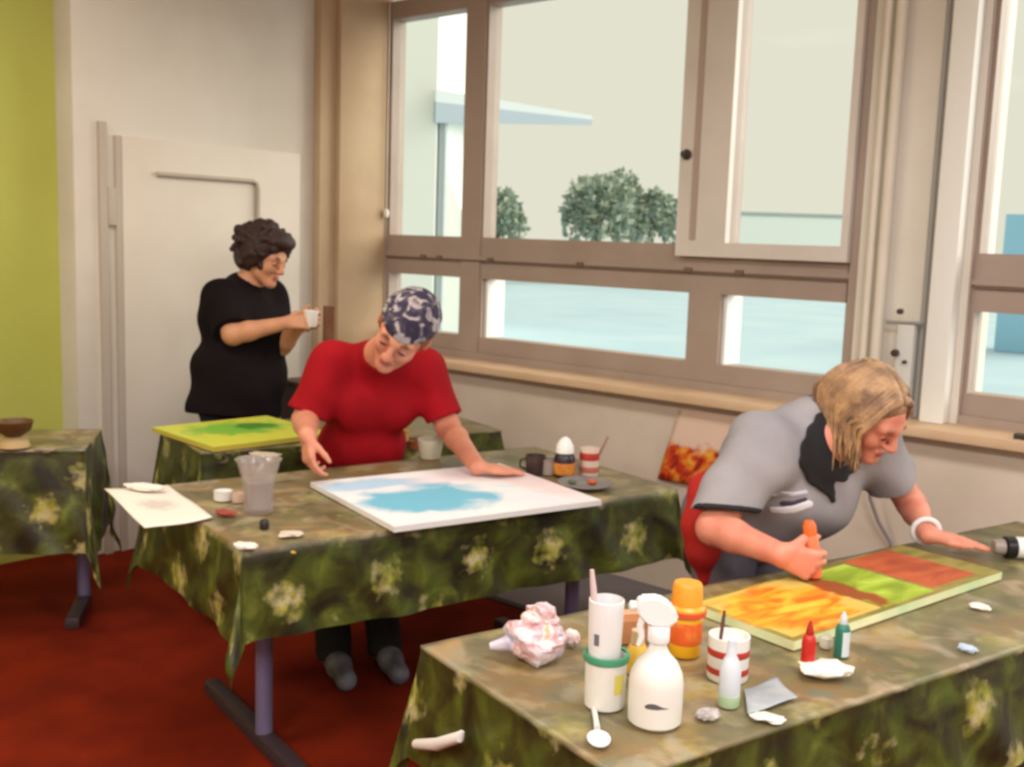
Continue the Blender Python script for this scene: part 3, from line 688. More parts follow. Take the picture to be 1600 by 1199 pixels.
def q(t, dz):
    an = t * .9 + .08; d = fd * math.cos(an) + sd * math.sin(an); return V(c + d * .0496 + np.array([0, 0, .047 + .004 * t + .003 * math.sin(4 * t + 2.6) + dz]))
for k in range(12):
    t0, t1 = (k - 6) / 12, (k - 5) / 12; hh = lambda t: .0052 * (1 - ((t + .18) / .34) ** 2 * .5 if t < .12 else .45 * (1 - (t - .12) / .4)) * (1 if abs(t) < .49 else .3)
    bm.faces.new([bm.verts.new(p) for p in (q(t0, -hh(t0)), q(t1, -hh(t1)), q(t1, hh(t1)), q(t0, hh(t0)))])
o = fin(bm, 'printed_mark', mat('mark_dark', (92, 84, 90), .6), e)

# white tub with a green rim, white cup and brush inside
c = T(944, 1102); e = empty('paint_tub', c, 'white plastic tub with green rim left of the spray bottle', 'tub')
M_tub = mat('tub_white', (226, 222, 214), .45); M_grim = mat('green_rim', (70, 148, 112), .45)
lathe('body', [(0, 0), (.034, 0), (.037, .003), (.039, .098), (.036, .098), (.034, .02), (0, .018)], c, M_tub, e, 32)
lathe('rim', [(.037, .091), (.0425, .090), (.0435, .096), (.0425, .103), (.037, .103)], c, M_grim, e, 32)
bm = bmesh.new()
for k in range(6):
    def q(t, z):
        d = fd * math.cos(t) + sd * math.sin(t); r = .0374 + .002 * z / .098 + .0006; return V(c + d * r + np.array([0, 0, z]))
    t0, t1 = .5 + .09 * k, .5 + .09 * (k + 1)
    bm.faces.new([bm.verts.new(p) for p in (q(t0, .035), q(t1, .035), q(t1, .072), q(t0, .072))])
fin(bm, 'label', mat('tub_label_yellow', (220, 206, 96), .6), e)
cc = c + np.array([0, 0, .024]) - md_ * .004
e2 = empty('plastic_cup', cc, 'white plastic cup standing inside the green-rimmed tub', 'cup')
lathe('body', [(0, 0), (.026, 0), (.028, .004), (.0330, .180), (.0315, .181), (.026, .012), (0, .010)], cc, mat('cup_white', (238, 238, 238), .3), e2, 28)
bm = bmesh.new()
for k in range(4):
    def q(t, z):
        d = fd * math.cos(t) + sd * math.sin(t); r = .028 + .0045 * z / .148 + .0006; return V(cc + d * r + np.array([0, 0, z]))
    t0, t1 = -.62 + .08 * k, -.62 + .08 * (k + 1)
    bm.faces.new([bm.verts.new(p) for p in (q(t0, .100), q(t1, .100), q(t1, .122), q(t0, .122))])
fin(bm, 'printed_spot', mat('cup_spot', (110, 108, 120), .6), e2)
b0 = cc + np.array([0, 0, .014]) - md_ * .004; b1 = U(903, 918, 1.98)
b1 = np.array([*(cc[:2] - md_[:2] * .030), cc[2] + .235])
e3 = empty('paint_brush', b0, 'brush with pale pink handle standing in the white plastic cup', 'brush')
tube('handle', [b0 + (b1 - b0) * t for t in (.35, .6, .85, 1.0)], [.005, .0065, .006, .004], mat('brush_pink', (214, 190, 188), .45), e3, 10)
tube('bristles', [b0 + (b1 - b0) * t for t in (.0, .2, .36)], [.004, .007, .005], mat('brush_hair', (150, 124, 96), .8), e3, 10)

# crumpled plastic bag
m_bag = mat('bag_film', (214, 188, 194), .3, spec=.6); g = NT(m_bag); tc = g.n('TexCoord').outputs['Object']
g.l(g.ramp(g.noise(tc, 16, 3, .6), [(.34, (176, 172, 204)), (.44, (222, 206, 210)), (.54, (206, 150, 156)), (.60, (226, 208, 206)), (.70, (228, 166, 110))]), g.b.inputs['Base Color'])
c = T(838, 1030); e = empty('plastic_bag', c, 'crumpled pink and lilac plastic bag on the near table', 'bag')
crumple('bag', c, .074, .066, .058, 52, None, None, m_bag, e, sub=4, amp=.22, rot=.4, nd=8)
tube('twisted_end', [c + np.array([0, 0, .035]) - md_ * .05, c + np.array([0, 0, .028]) - md_ * .075, c + np.array([0, 0, .024]) - md_ * .096], [.020, .013, .008], m_bag, e, 10)
crumple('bag_fold', c + md_ * .008 + np.array([0, 0, .062]), .046, .040, .034, 54, None, None, m_bag, e, sub=4, amp=.3, nd=7)
c = T(893, 1010); crumple('tissue_ball', c, .026, .022, .026, 57, 'small pink and white crumpled wad between the bag and the tub', 'wad', mat('pink_wad', (214, 172, 172), .6, (236, 224, 220), 30), sub=3)

# yellow glue bottle behind, cardboard box
c = T(994, 1052); e = empty('glue_bottle', c, 'slim yellow bottle half hidden behind the spray bottle', 'bottle')
lathe('body', [(0, 0), (.018, 0), (.020, .004), (.020, .050), (.016, .06), (0, .061)], c, mat('glue_yellow', (234, 192, 74), .4), e)
lathe('neck', [(.012, .060), (.014, .062), (.013, .09), (0, .092)], c, mat('glue_neck', (216, 190, 150), .4), e)
q0 = T(955, 985); q1 = T(1003, 976)
M3 = Matrix.Translation(V((T(978, 1002)))) @ Matrix.Rotation(math.atan2(md_[1], md_[0]) + .25, 4, 'Z')
e = empty('cardboard_box', T(978, 1002), 'small brown cardboard box behind the white tub and spray bottle', 'box')
box('body', (-.036, -.02, 0), (.044, .04, .052), mat('cardboard', (186, 130, 86), .8, (168, 112, 70), 14), e, M3, bevel=.003)
box('flap', (-.036, .012, .052), (.044, .042, .056), mat('cardboard_flap', (214, 158, 118), .8), e, M3, bevel=.001)

# orange-lidded paint bottle
c = T(1069, 1022); e = empty('paint_bottle', c, 'yellow paint bottle with big orange screw lid on the near table', 'bottle')
lathe('body', [(0, 0), (.030, 0), (.033, .004), (.034, .078), (.030, .088), (0, .089)], c, mat('bottle_yellow', (236, 178, 26), .35), e)
lathe('label', [(.0342, .028), (.0348, .030), (.0348, .074), (.0342, .076)], c, mat('label_orange_red', (226, 96, 34), .5, (230, 140, 60), 20, lo=.5, hi=.62), e)
lathe('lid', [(.0, .088), (.038, .089), (.041, .092), (.040, .104), (.033, .110), (.031, .150), (.028, .156), (0, .156)], c, mat('lid_orange', (244, 154, 44), .35), e)
lathe('lid_ring', [(.0375, .0885), (.0415, .0895), (.042, .100), (.0405, .1005)], c, mat('lid_ring_red', (220, 82, 50), .4), e)

# white tin with red bands and a clear tube bottle before it
c = T(1136, 1058); e = empty('paint_tin', c, 'white tin with two red bands in front of the orange square', 'tin')
lathe('body', [(0, 0), (.040, 0), (.041, .003), (.041, .088), (.037, .088), (.036, .07), (0, .068)], c, mat('tin_white', (230, 226, 220), .4), e, 32)
for z0, z1 in ((.050, .064), (.014, .027)): lathe('band', [(.0412, z0), (.0416, z0 + .001), (.0416, z1 - .001), (.0412, z1)], c, M_redb, e, 32)
b0 = c + np.array([0, 0, .072]) - md_ * .018
e3 = empty('paint_brush', b0, 'short dark brush standing in the red-banded white tin', 'brush')
tube('handle', [b0, b0 + np.array([0, 0, .04]) + md_ * .003, b0 + np.array([0, 0, .065]) + md_ * .005], [.004, .004, .003], mat('dark_brush_handle', (96, 66, 52), .5), e3, 8)
c = T(1138, 1102); e = empty('tube_bottle', c, 'translucent white squeeze bottle in front of the red-banded tin', 'bottle')
m_tr = mat('translucent_white', (218, 224, 232), .3, alpha=.88)
lathe('body', [(0, .022), (.019, .022), (.020, .026), (.020, .075), (.013, .092), (.010, .098), (.0085, .128), (.004, .132), (0, .132)], c, m_tr, e)
lathe('base', [(0, 0), (.019, 0), (.0205, .003), (.0205, .022), (0, .0225)], c, mat('pale_green_base', (176, 200, 160), .4), e)

# red and green squeeze bottles
def squeeze(px, py, r, h, m, mt, label):
    c = T(px, py); e = empty('squeeze_bottle', c, label, 'bottle')
    lathe('body', [(0, 0), (r * .94, 0), (r, .003), (r, h * .60), (r * .8, h * .70), (r * .55, h * .74), (0, h * .745)], c, m, e)
    lathe('nozzle', [(r * .56, h * .735), (r * .6, h * .75), (r * .4, h * .9), (r * .18, h), (0, h)], c, mt, e)
    return c, e
M_rs = mat('squeeze_red', (186, 34, 24), .35)
squeeze(1261, 1050, .0145, .108, M_rs, mat('squeeze_red_tip', (170, 40, 28), .35), 'small red squeeze bottle standing by the front canvas corner')
c, e = squeeze(1314, 1026, .0155, .098, mat('squeeze_green', (38, 112, 92), .4), mat('squeeze_pale_tip', (206, 214, 216), .35), 'small green and white squeeze bottle right of the red one')
bm = bmesh.new()
for k in range(8):
    def q(t, z):
        d = fd * math.cos(t) + sd * math.sin(t); return V(c + d * .016 + np.array([0, 0, z]))
    t0, t1 = -.1 + .17 * k, -.1 + .17 * (k + 1)
    bm.faces.new([bm.verts.new(p) for p in (q(t0, .004), q(t1, .004), q(t1, .058), q(t0, .058))])
fin(bm, 'label', mat('squeeze_label_white', (210, 220, 224), .4), e)
small_pot('paint_pot', 1290, 1012, .014, .022, mat('pot_clear_white', (214, 208, 190), .4), 'tiny whitish pot between the red and green squeeze bottles')

# white plastic spoon at the near short end
c0, c1 = T(928, 1112), T(938, 1184)
dr_ = (c1 - c0); L_ = np.linalg.norm(dr_); dr_ /= L_; sn = np.array([-dr_[1], dr_[0], 0])
e = empty('plastic_spoon', (c0 + c1) / 2, 'white plastic spoon lying at the near end in front of the tub', 'spoon')
bm = bmesh.new(); add_tube(bm, [c0 + np.array([0, 0, .004]), c0 + dr_ * L_ * .3 + np.array([0, 0, .008]), c0 + dr_ * L_ * .5 + np.array([0, 0, .009])], [.0055, .005, .006], 10); fin(bm, 'handle', mat('spoon_white', (226, 222, 216), .3), e, angle=60)
bm = bmesh.new(); bmesh.ops.create_uvsphere(bm, u_segments=20, v_segments=12, radius=1)
for v in bm.verts:
    p = v.co; zz = p.z if p.z < 0 else -.35 * (1 - p.x ** 2 - p.y ** 2) if p.x ** 2 + p.y ** 2 < 1 else 0
    v.co = V(c0 + dr_ * (L_ * .74 + p.x * .031) + sn * p.y * .0205 + np.array([0, 0, .0125 + zz * .011]))
fin(bm, 'bowl', mat('spoon_bowl_white', (232, 230, 226), .3), e, smooth=True)

# pale flat palette card with grey paint
m_card = mat('grey_paint_card', (150, 154, 158), .5, (176, 178, 178), 14)

sheet('plastic_sheet', [(1168, 1116), (1246, 1096), (1214, 1064), (1162, 1078)], 'flat grey-blue crinkled plastic sheet between the clear tube bottle and the paper towel', 'plastic sheet', mat('grey_blue_film', (146, 152, 158), .35, (186, 188, 188), 14), amp=.004, thick=.002, seed=5, z=ZT + .002)
# white tube with black collar lying at the right edge
a0 = np.array([*T(1512, 880)[:2], 0]); axd = md_ * .97 + np.array([.0, .0, 0])
cy_ = T(1583, 872) + np.array([0, 0, .031]) ; axd = md_ / np.linalg.norm(md_)
rot = Vector(axd).to_track_quat('Z', 'Y').to_matrix()
e = empty('spray_can', cy_, 'white can with black collar lying at the right edge of the near table', 'can')
lathe('body', [(0, 0), (.028, 0), (.030, .004), (.030, .150), (.027, .156), (0, .156)], cy_, M_wplastic, e, rot=rot)
lathe('collar', [(0, -.030), (.024, -.030), (.031, -.026), (.031, 0), (0, 0.0005)], cy_, mat('collar_black', (18, 18, 20), .35), e, rot=rot)
lathe('cap', [(0, -.060), (.017, -.060), (.021, -.054), (.023, -.031), (0, -.0305)], cy_, mat('cap_grey', (150, 138, 128), .4), e, rot=rot)


# ================================================================== PEOPLE
# Bodies and clothes are smooth blends of tapered limbs, meshed as one continuous surface each.
def smin(a, b, k):
    if k <= 0: return np.minimum(a, b)
    h = np.maximum(k - np.abs(a - b), 0) / k
    return np.minimum(a, b) - h * h * k * .25
def f_cap(a, b, ra, rb=None):
    a = np.asarray(a, np.float32); b = np.asarray(b, np.float32); rb = ra if rb is None else rb; ab = b - a; L = max(float(ab @ ab), 1e-12)
    def f(p):
        t = np.clip(((p - a) @ ab) / L, 0, 1)[:, None]
        return np.linalg.norm(p - a - t * ab, axis=1) - (ra + (rb - ra) * t[:, 0])
    return f
def f_ell(c, r, R=None):
    c = np.asarray(c, np.float32); r = np.asarray(r, np.float32)
    def f(p):
        q = p - c
        if R is not None: q = q @ R.astype(np.float32)
        k0 = np.linalg.norm(q / r, axis=1); k1 = np.linalg.norm(q / (r * r), axis=1)
        return np.where(k1 > 1e-6, k0 * (k0 - 1) / np.maximum(k1, 1e-6), -r.min())
    return f
def f_plane(o, n):
    o = np.asarray(o, np.float32); n = np.asarray(n, np.float32); n = n / np.linalg.norm(n)
    return lambda p: (p - o) @ n
def u_(k, *fs):
    def f(p):
        d = fs[0](p)
        for g in fs[1:]: d = smin(d, g(p), k)
        return d
    return f
def cut(f, *pl):
    def g(p):
        d = f(p)
        for q in pl: d = np.maximum(d, q(p))
        return d
    return g
def sub(f, q, k=0.0):
    return lambda p: -smin(-f(p), q(p), k)
def off(f, r): return lambda p: f(p) - r
def wob(f, amp, sc, ph=0.0):
    return lambda p: f(p) + amp * (np.sin(p[:, 0] * sc + ph + 2 * np.sin(p[:, 2] * sc * .6)) * np.sin(p[:, 1] * sc * 1.1 + p[:, 2] * sc * .5 + ph) + .5 * np.sin(p[:, 2] * sc * 1.7 + p[:, 0] * sc + ph))
EDG = [((0, 0, 0), (1, 0, 0)), ((0, 0, 0), (0, 1, 0)), ((0, 0, 0), (0, 0, 1)), ((1, 1, 0), (0, 1, 0)), ((1, 1, 0), (1, 0, 0)), ((1, 0, 1), (0, 0, 1)), ((1, 0, 1), (1, 0, 0)),
       ((0, 1, 1), (0, 0, 1)), ((0, 1, 1), (0, 1, 0)), ((1, 1, 1), (0, 1, 1)), ((1, 1, 1), (1, 0, 1)), ((1, 1, 1), (1, 1, 0))]
def field_mesh(name, f, lo, hi, h, m, parent=None, smooth_it=2):
    lo = np.asarray(lo, float) - 2 * h; hi = np.asarray(hi, float) + 2 * h; B = 12
    n = (np.ceil((hi - lo) / h / B).astype(int)) * B
    D = np.empty(n, np.float32); nb = n // B
    cs = np.stack(np.meshgrid(*[np.arange(k) for k in nb], indexing='ij'), -1).reshape(-1, 3)
    cc = (lo + (cs * B + (B - 1) / 2) * h).astype(np.float32); dc = f(cc); rad = B * h * .866
    act = np.abs(dc) < rad * 1.5 + .01
    sgn = np.where(dc < 0, -1, 1).astype(np.float32)
    D[:] = np.repeat(np.repeat(np.repeat(sgn.reshape(nb), B, 0), B, 1), B, 2)
    lc = np.stack(np.meshgrid(*[np.arange(B)] * 3, indexing='ij'), -1).reshape(-1, 3); ai = cs[act]
    for s in range(0, len(ai), 60):
        idx = (ai[s:s + 60, None, :] * B + lc[None]).reshape(-1, 3)
        D[idx[:, 0], idx[:, 1], idx[:, 2]] = f((lo + idx * h).astype(np.float32))
    G = D < 0; a = np.zeros(n - 1, np.int8)
    for i in (0, 1):
        for j in (0, 1):
            for k in (0, 1): a += G[i:n[0] - 1 + i, j:n[1] - 1 + j, k:n[2] - 1 + k]
    cells = np.argwhere((a > 0) & (a < 8)); acc = np.zeros((len(cells), 3)); cnt = np.zeros(len(cells))
    for p, q in EDG:
        A = cells + p; Bq = cells + q; da = D[A[:, 0], A[:, 1], A[:, 2]]; db = D[Bq[:, 0], Bq[:, 1], Bq[:, 2]]; ok = (da < 0) != (db < 0)
        t = np.where(ok, da / np.where(np.abs(da - db) < 1e-9, 1e-9, da - db), 0)
        acc += np.where(ok[:, None], A + t[:, None] * (Bq - A), 0); cnt += ok
    vs = lo + acc / np.maximum(cnt, 1)[:, None] * h
    vid = np.full(n - 1, -1, np.int32); vid[cells[:, 0], cells[:, 1], cells[:, 2]] = np.arange(len(cells))
    quads = []
    for ax in range(3):
        o1, o2 = (ax + 1) % 3, (ax + 2) % 3
        s0 = [slice(1, None)] * 3; s1 = [slice(1, None)] * 3; s0[ax] = slice(0, -1); s1[ax] = slice(1, None)
        g0, g1 = G[tuple(s0)], G[tuple(s1)]; e = np.argwhere(g0 != g1); ins = g0[e[:, 0], e[:, 1], e[:, 2]]
        base = e + 1; base[:, ax] -= 1
        lim = (base < (n - 1)).all(1); base = base[lim]; ins = ins[lim]
        def vv(d1, d2):
            c = base.copy(); c[:, o1] -= d1; c[:, o2] -= d2; return vid[c[:, 0], c[:, 1], c[:, 2]]
        q = np.stack([vv(1, 1), vv(0, 1), vv(0, 0), vv(1, 0)], 1); q[~ins] = q[~ins][:, ::-1]; quads.append(q[(q >= 0).all(1)])
    Q = np.concatenate(quads)
    for _ in range(smooth_it):        # light relaxation along the quads
        sm = np.zeros_like(vs); ct = np.zeros(len(vs))
        for i in range(4):
            np.add.at(sm, Q[:, i], vs[Q[:, (i + 1) % 4]]); np.add.at(ct, Q[:, i], 1)
        vs = vs * .6 + .4 * sm / np.maximum(ct, 1)[:, None]
    me = bpy.data.meshes.new(name); me.vertices.add(len(vs)); me.vertices.foreach_set('co', vs.astype(np.float32).ravel())
    me.loops.add(Q.size); me.loops.foreach_set('vertex_index', Q.ravel().astype(np.int32)); me.polygons.add(len(Q))
    me.polygons.foreach_set('loop_start', np.arange(0, Q.size, 4, dtype=np.int32)); me.polygons.foreach_set('loop_total', np.full(len(Q), 4, np.int32))
    me.polygons.foreach_set('use_smooth', np.ones(len(Q), bool)); me.update(calc_edges=True); me.validate()
    me.materials.append(m)
    return link(bpy.data.objects.new(name, me), parent)
def nrm(v): v = np.asarray(v, float); return v / np.linalg.norm(v)
def CW(x, y, z): return RC @ np.array([x, y, z], float)      # picture axes (right, down, away) to world
def head_frame(f, l):
    f = nrm(f); l = np.asarray(l, float); l = nrm(l - f * (l @ f)); return np.stack([f, l, np.cross(f, l)], 1)
class Head:
    def __init__(s, c, R, sc=1.0): s.c, s.R, s.s = np.asarray(c, float), R, sc
    def P(s, x, y, z): return s.c + s.R @ (np.array([x, y, z]) * s.s)
    def cap(s, a, b, ra, rb=None): return f_cap(s.P(*a), s.P(*b), ra * s.s, (rb or ra) * s.s)
    def ell(s, c, r): return f_ell(s.P(*c), np.array(r) * s.s, s.R)
    def field(s, neck, rn=.055):
        sd = (1, -1)
        f = u_(.03, s.ell((-.015, 0, .035), (.098, .076, .088)), s.cap((.032, 0, .02), (.043, 0, -.05), .060, .046))
        f = u_(.025, f, *[s.cap((.025, y * .03, -.058), (.070, y * .008, -.086), .028, .022) for y in sd], *[s.ell((.060, y * .036, -.022), (.030, .026, .026)) for y in sd])
        f = u_(.016, f, s.ell((.080, 0, -.092), (.019, .021, .016)), *[s.cap((.078, y * .040, .026), (.089, y * .010, .024), .013, .012) for y in sd])
        for y in sd: f = sub(f, s.ell((.102, y * .031, .006), (.020, .018, .012)), .014)
        f = u_(.006, f, *[s.ell((.080, y * .031, .004), (.013, .015, .012)) for y in sd])
        f = u_(.010, f, s.cap((.094, 0, .020), (.115, 0, -.022), .0085, .0125), *[s.ell((.104, y * .012, -.026), (.010, .008, .008)) for y in sd])
        f = u_(.008, f, s.ell((.092, 0, -.052), (.010, .023, .006)), s.ell((.091, 0, -.063), (.010, .020, .007)))
        f = u_(.008, f, *[s.ell((-.010, y * .078, 0), (.020, .010, .031)) for y in sd])
        return u_(.03, f, f_cap(s.P(-.022, 0, -.045), neck, rn * s.s, rn * 1.1))
    def features(s, parent, mb, ml, me_):
        for y in (1, -1):
            field_mesh('eyebrow', u_(.004, s.cap((.0935, y * .014, .028), (.0925, y * .032, .034), .0058, .0056), s.cap((.0925, y * .032, .034), (.081, y * .050, .028), .0056, .0035)), s.c - .16, s.c + .16, .0026, mb, parent, 1)
            field_mesh('eye', s.ell((.0915, y * .031, .001), (.0045, .0125, .0042)), s.c - .16, s.c + .16, .0028, me_, parent, 1)
        field_mesh('lips', u_(.004, s.ell((.0945, 0, -.053), (.010, .023, .0052)), s.ell((.0935, 0, -.0625), (.010, .019, .0062))), s.c - .16, s.c + .16, .003, ml, parent, 1)
def hand_field(w, d, n, t, curl=(20, 20, 20, 20), thumb=20, sc=1.0, spread=1.0, tout=.72):
    d = nrm(d); n = np.asarray(n, float); n = nrm(n - d * (n @ d)); tt = np.cross(d, n); tt = tt if tt @ np.asarray(t) > 0 else -tt
    w = np.asarray(w, float); fs = []; fin_ = []
    for i, (o, L, cu) in enumerate(zip((.029, .0095, -.0105, -.029), (.074, .082, .076, .060), curl)):
        k = w + d * (.088 - .006 * abs(i - 1)) * sc + tt * o * sc
        fs.append(f_cap(w + tt * o * .55 * sc + d * .012 * sc, k, .0145 * sc, .0115 * sc)); p = k; a = math.radians(cu) * .7
        dd = nrm(d + tt * o * 1.6 * spread)
        for seg, r0, r1 in ((.45, .0098, .0090), (.30, .0090, .0082), (.25, .0082, .0068)):
            q = p + (dd * math.cos(a) + n * math.sin(a)) * L * seg * sc; fin_.append(f_cap(p, q, r0 * sc, r1 * sc)); p = q; a += math.radians(cu) * (.95 if seg > .4 else .7)
    b = w + d * .022 * sc + tt * .022 * sc; a = math.radians(thumb)
    d1 = nrm(d * .62 + tt * tout + n * math.sin(a) * .8); p1 = b + d1 * .042 * sc; d2 = nrm(d * .85 + tt * .25 + n * math.sin(a) * 1.2); p2 = p1 + d2 * .032 * sc; d3 = nrm(d * .95 + tt * .05 + n * math.sin(a) * 1.4); p3 = p2 + d3 * .026 * sc
    th = u_(.006, f_cap(b, p1, .0150 * sc, .0115 * sc), f_cap(p1, p2, .0112 * sc, .0098 * sc), f_cap(p2, p3, .0098 * sc, .0078 * sc))
    palm = u_(.014, *fs); fingers = u_(.003, *fin_)
    return u_(.010, u_(.006, palm, fingers), th)
def arm_field(sh, el, wr, r=(.052, .043, .040, .028)):
    sh, el, wr = map(np.asarray, (sh, el, wr)); mid = el + (wr - el) * .3
    return u_(.02, f_cap(sh, el, r[0], r[1]), f_cap(el, mid, r[1], r[2]), f_cap(mid, wr, r[2], r[3]))
def sleeve(sh, el, t, r0, r1, flat=1.0):
    sh, el = np.asarray(sh, float), np.asarray(el, float); e = sh + (el - sh) * t
    return cut(f_cap(sh, sh + (el - sh) * (t + .25), r0, r1 + (r1 - r0) * .25 / t), f_plane(e, el - sh)), e
def shoe(heel, toe, r=.042):
    h, t = np.asarray(heel, float), np.asarray(toe, float); m_ = h + (t - h) * .45
    up = np.array([0, 0, 1.])
    return cut(u_(.03, f_cap(h + up * .045, m_ + up * .055, r * .95, r), f_cap(m_ + up * .05, t + up * .038 - (t - h) * .14, r, r * .9)), f_plane((0, 0, .003), (0, 0, -1)))
def bounds(pts, pad):
    P = np.array(pts); return P.min(0) - pad, P.max(0) + pad

def skin(name, c, c2, warm):
    m = mat(name, c, .5, c2, 14, .05, 120, spec=.4, lo=.35, hi=.7); b = m.node_tree.nodes['Principled BSDF']
    b.inputs['Subsurface Weight'].default_value = .12; b.inputs['Subsurface Radius'].default_value = (.012, .005, .003); b.inputs['Subsurface Scale'].default_value = 1.0
    return m
M_lips = mat('lips', (178, 92, 82), .45); M_brow = mat('brow_hair', (120, 80, 60), .8); M_eye = mat('eye_dark', (52, 36, 32), .3)
M_black_t = mat('black_cotton', (24, 15, 18), .9, (17, 11, 14), 6, .1, 60, spec=.15); M_jeans = mat('dark_denim', (30, 34, 52), .85, (24, 27, 42), 20, .1, 200)
M_shoe = mat('grey_shoe', (110, 108, 114), .6, (72, 70, 76), 14); M_shoe_b = mat('dark_shoe', (40, 36, 36), .6)

# ------------------------------------------------------------------ woman in the black T-shirt
def woman_black():
    sk = skin('skin_black_shirt', (206, 150, 116), (196, 138, 106), 1)
    H = Head(U(413, 404, 5.10), head_frame(CW(.82, .42, -.38), CW(.45, .0, .9)), 1.06)
    neck = U(385, 446, 5.14); sR, sL = U(347, 466, 5.02), U(418, 462, 5.30)
    eR, wR = U(364, 523, 4.92), U(446, 505, 4.90); eL, wL = U(440, 540, 5.14), U(466, 512, 5.00)
    pel = U(368, 618, 5.15); lat = nrm(sL - sR); spine = nrm((sL + sR) / 2 - pel); fw = np.cross(lat, spine)
    hR, hL = pel - lat * .10, pel + lat * .10; ground = np.array([*(pel[:2]), 0.])
    fh = nrm([fw[0], fw[1], 0]); lh = nrm([lat[0], lat[1], 0])
    kR, kL = ground - lh * .11 + fh * .05 + [0, 0, .47], ground + lh * .11 + fh * .05 + [0, 0, .47]
    aR, aL = ground - lh * .11 - fh * .02 + [0, 0, .09], ground + lh * .11 - fh * .02 + [0, 0, .09]
    ch = (sR + sL) / 2
    torso = u_(.05, f_cap(hR, hL, .12), f_cap(pel, ch, .11, .10), f_cap(sR, sL, .05), f_cap(ch, neck, .07, .055))
    hdR = hand_field(wR, CW(.98, -.12, .10), CW(.25, .35, .9), CW(0, -1, 0), (38, 42, 46, 50), 25)
    hdL = hand_field(wL, CW(.9, -.40, -.05), CW(.1, -.2, -1), CW(.1, -1, 0), (40, 44, 48, 52), 25)
    body = u_(.03, torso, H.field(neck), u_(.012, arm_field(sR, eR, wR, (.056, .048, .044, .030)), hdR), u_(.012, arm_field(sL, eL, wL, (.056, .048, .044, .030)), hdL))
    for a, b, c in ((hR, kR, aR), (hL, kL, aL)): body = u_(.03, body, f_cap(a, b, .09, .06), f_cap(b, c, .055, .038))
    lo, hi = bounds([H.P(0, 0, .14), sR, sL, eR, eL, wR + nrm(CW(1, 0, 0)) * .2, wL, hR, hL, aR, aL, kR], .14); lo[2] = .05
    P = field_mesh('person', body, lo, hi, .0048, sk); tag(P, 'woman with dark curly hair in a black T-shirt standing by the white wall', 'person')
    H.features(P, M_brow, M_lips, M_eye)
    slR, eRs = sleeve(sR, eR, .86, .088, .082); slL, eLs = sleeve(sL, eL, .86, .088, .082)
    belly = pel + spine * .10 + fw * .07
    shirt = u_(.07, f_cap(pel - lat * .075 - spine * .07, pel + lat * .075 - spine * .07, .172, .172), f_cap(pel - lat * .07 + spine * .13, pel + lat * .07 + spine * .13, .172, .168), f_cap(belly - lat * .06, belly + lat * .06, .135), f_cap(pel, ch - spine * .08, .16, .14),
               f_cap(sR + lat * .05 - spine * .10, sL - lat * .05 - spine * .10, .135), f_cap(sR, sL, .080), f_cap(ch - fw * .03, neck - spine * .02 - fw * .02, .10, .075), f_ell(ch - spine * .17 + fw * .11, (.13, .16, .10), np.stack([fw, lat, spine], 1)))
    shirt = u_(.04, shirt, slR, slL)
    shirt = cut(sub(wob(shirt, .004, 19), f_cap(neck + spine * .02 + fw * .02, neck + spine * .12 + fw * .05, .062, .075)), f_plane(pel - spine * .10, -spine))
    l2, h2 = bounds([sR, sL, eRs, eLs, hR, hL, belly, neck], .27)
    field_mesh('t_shirt', shirt, l2, h2, .0065, M_black_t, P)
    tr = u_(.05, f_cap(hR, hL, .115), f_cap(hR, kR, .105, .082), f_cap(hL, kL, .115, .082), f_cap(kR, aR - [0, 0, .04], .08, .068), f_cap(kL, aL - [0, 0, .04], .08, .068))
    l2, h2 = bounds([hR, hL, kR, kL, aR, aL], .16); l2[2] = .02
    field_mesh('trousers', cut(wob(tr, .003, 22), f_plane((0, 0, .05), (0, 0, -1)), f_plane(pel + spine * .05, spine)), l2, h2, .009, M_jeans, P)
    for a in (aR, aL):
        l2, h2 = bounds([a * [1, 1, 0] - fh * .08, a * [1, 1, 0] + fh * .2, a], .07); l2[2] = 0
        field_mesh('shoe', shoe(a * [1, 1, 0] - fh * .05, a * [1, 1, 0] + fh * .19), l2, h2, .007, M_shoe_b, P)
    hair = u_(.03, H.ell((-.03, 0, .055), (.118, .104, .100)), H.ell((-.075, 0, -.010), (.072, .088, .085)), H.ell((.055, 0, .105), (.062, .075, .042)), *[H.ell((-.01, y * .078, .015), (.05, .03, .07)) for y in (1, -1)])
    hair = sub(hair, H.ell((.120, 0, -.025), (.085, .085, .098)), .01)
    rnd = random.Random(11); curls = []
    for k in range(150):
        d_ = nrm([rnd.gauss(-.1, 1), rnd.gauss(0, 1), rnd.gauss(.25, .9)]); q = H.P(*(np.array([-.035, 0, .04]) + d_ * np.array([.118, .108, .112])))
        if (H.R.T @ (q - H.c))[0] > .045 and (H.R.T @ (q - H.c))[2] < .075: continue
        curls.append(f_cap(q, q + np.array([rnd.gauss(0, .012), rnd.gauss(0, .012), rnd.gauss(-.008, .012)]), rnd.uniform(.011, .022)))
    field_mesh('hair', u_(.006, hair, *curls), H.c - .22, H.c + .22, .005, mat('dark_brown_hair', (54, 28, 24), .6, (38, 19, 17), 50, .4, 180), P, 1)
    c = (wR + nrm(CW(1, -.1, .2)) * .10 + wL + nrm(CW(.9, -.4, 0)) * .085) / 2 + CW(.012, 0, 0)
    c = U(486, 504, 4.93)
    e = empty('cup', c, 'small white cup held in both hands by the woman in black', 'cup')
    lathe('body', [(0, -.02), (.024, -.02), (.026, -.017), (.034, .055), (.032, .056), (.024, -.014), (0, -.015)], c, M_wplastic, e)
woman_black()

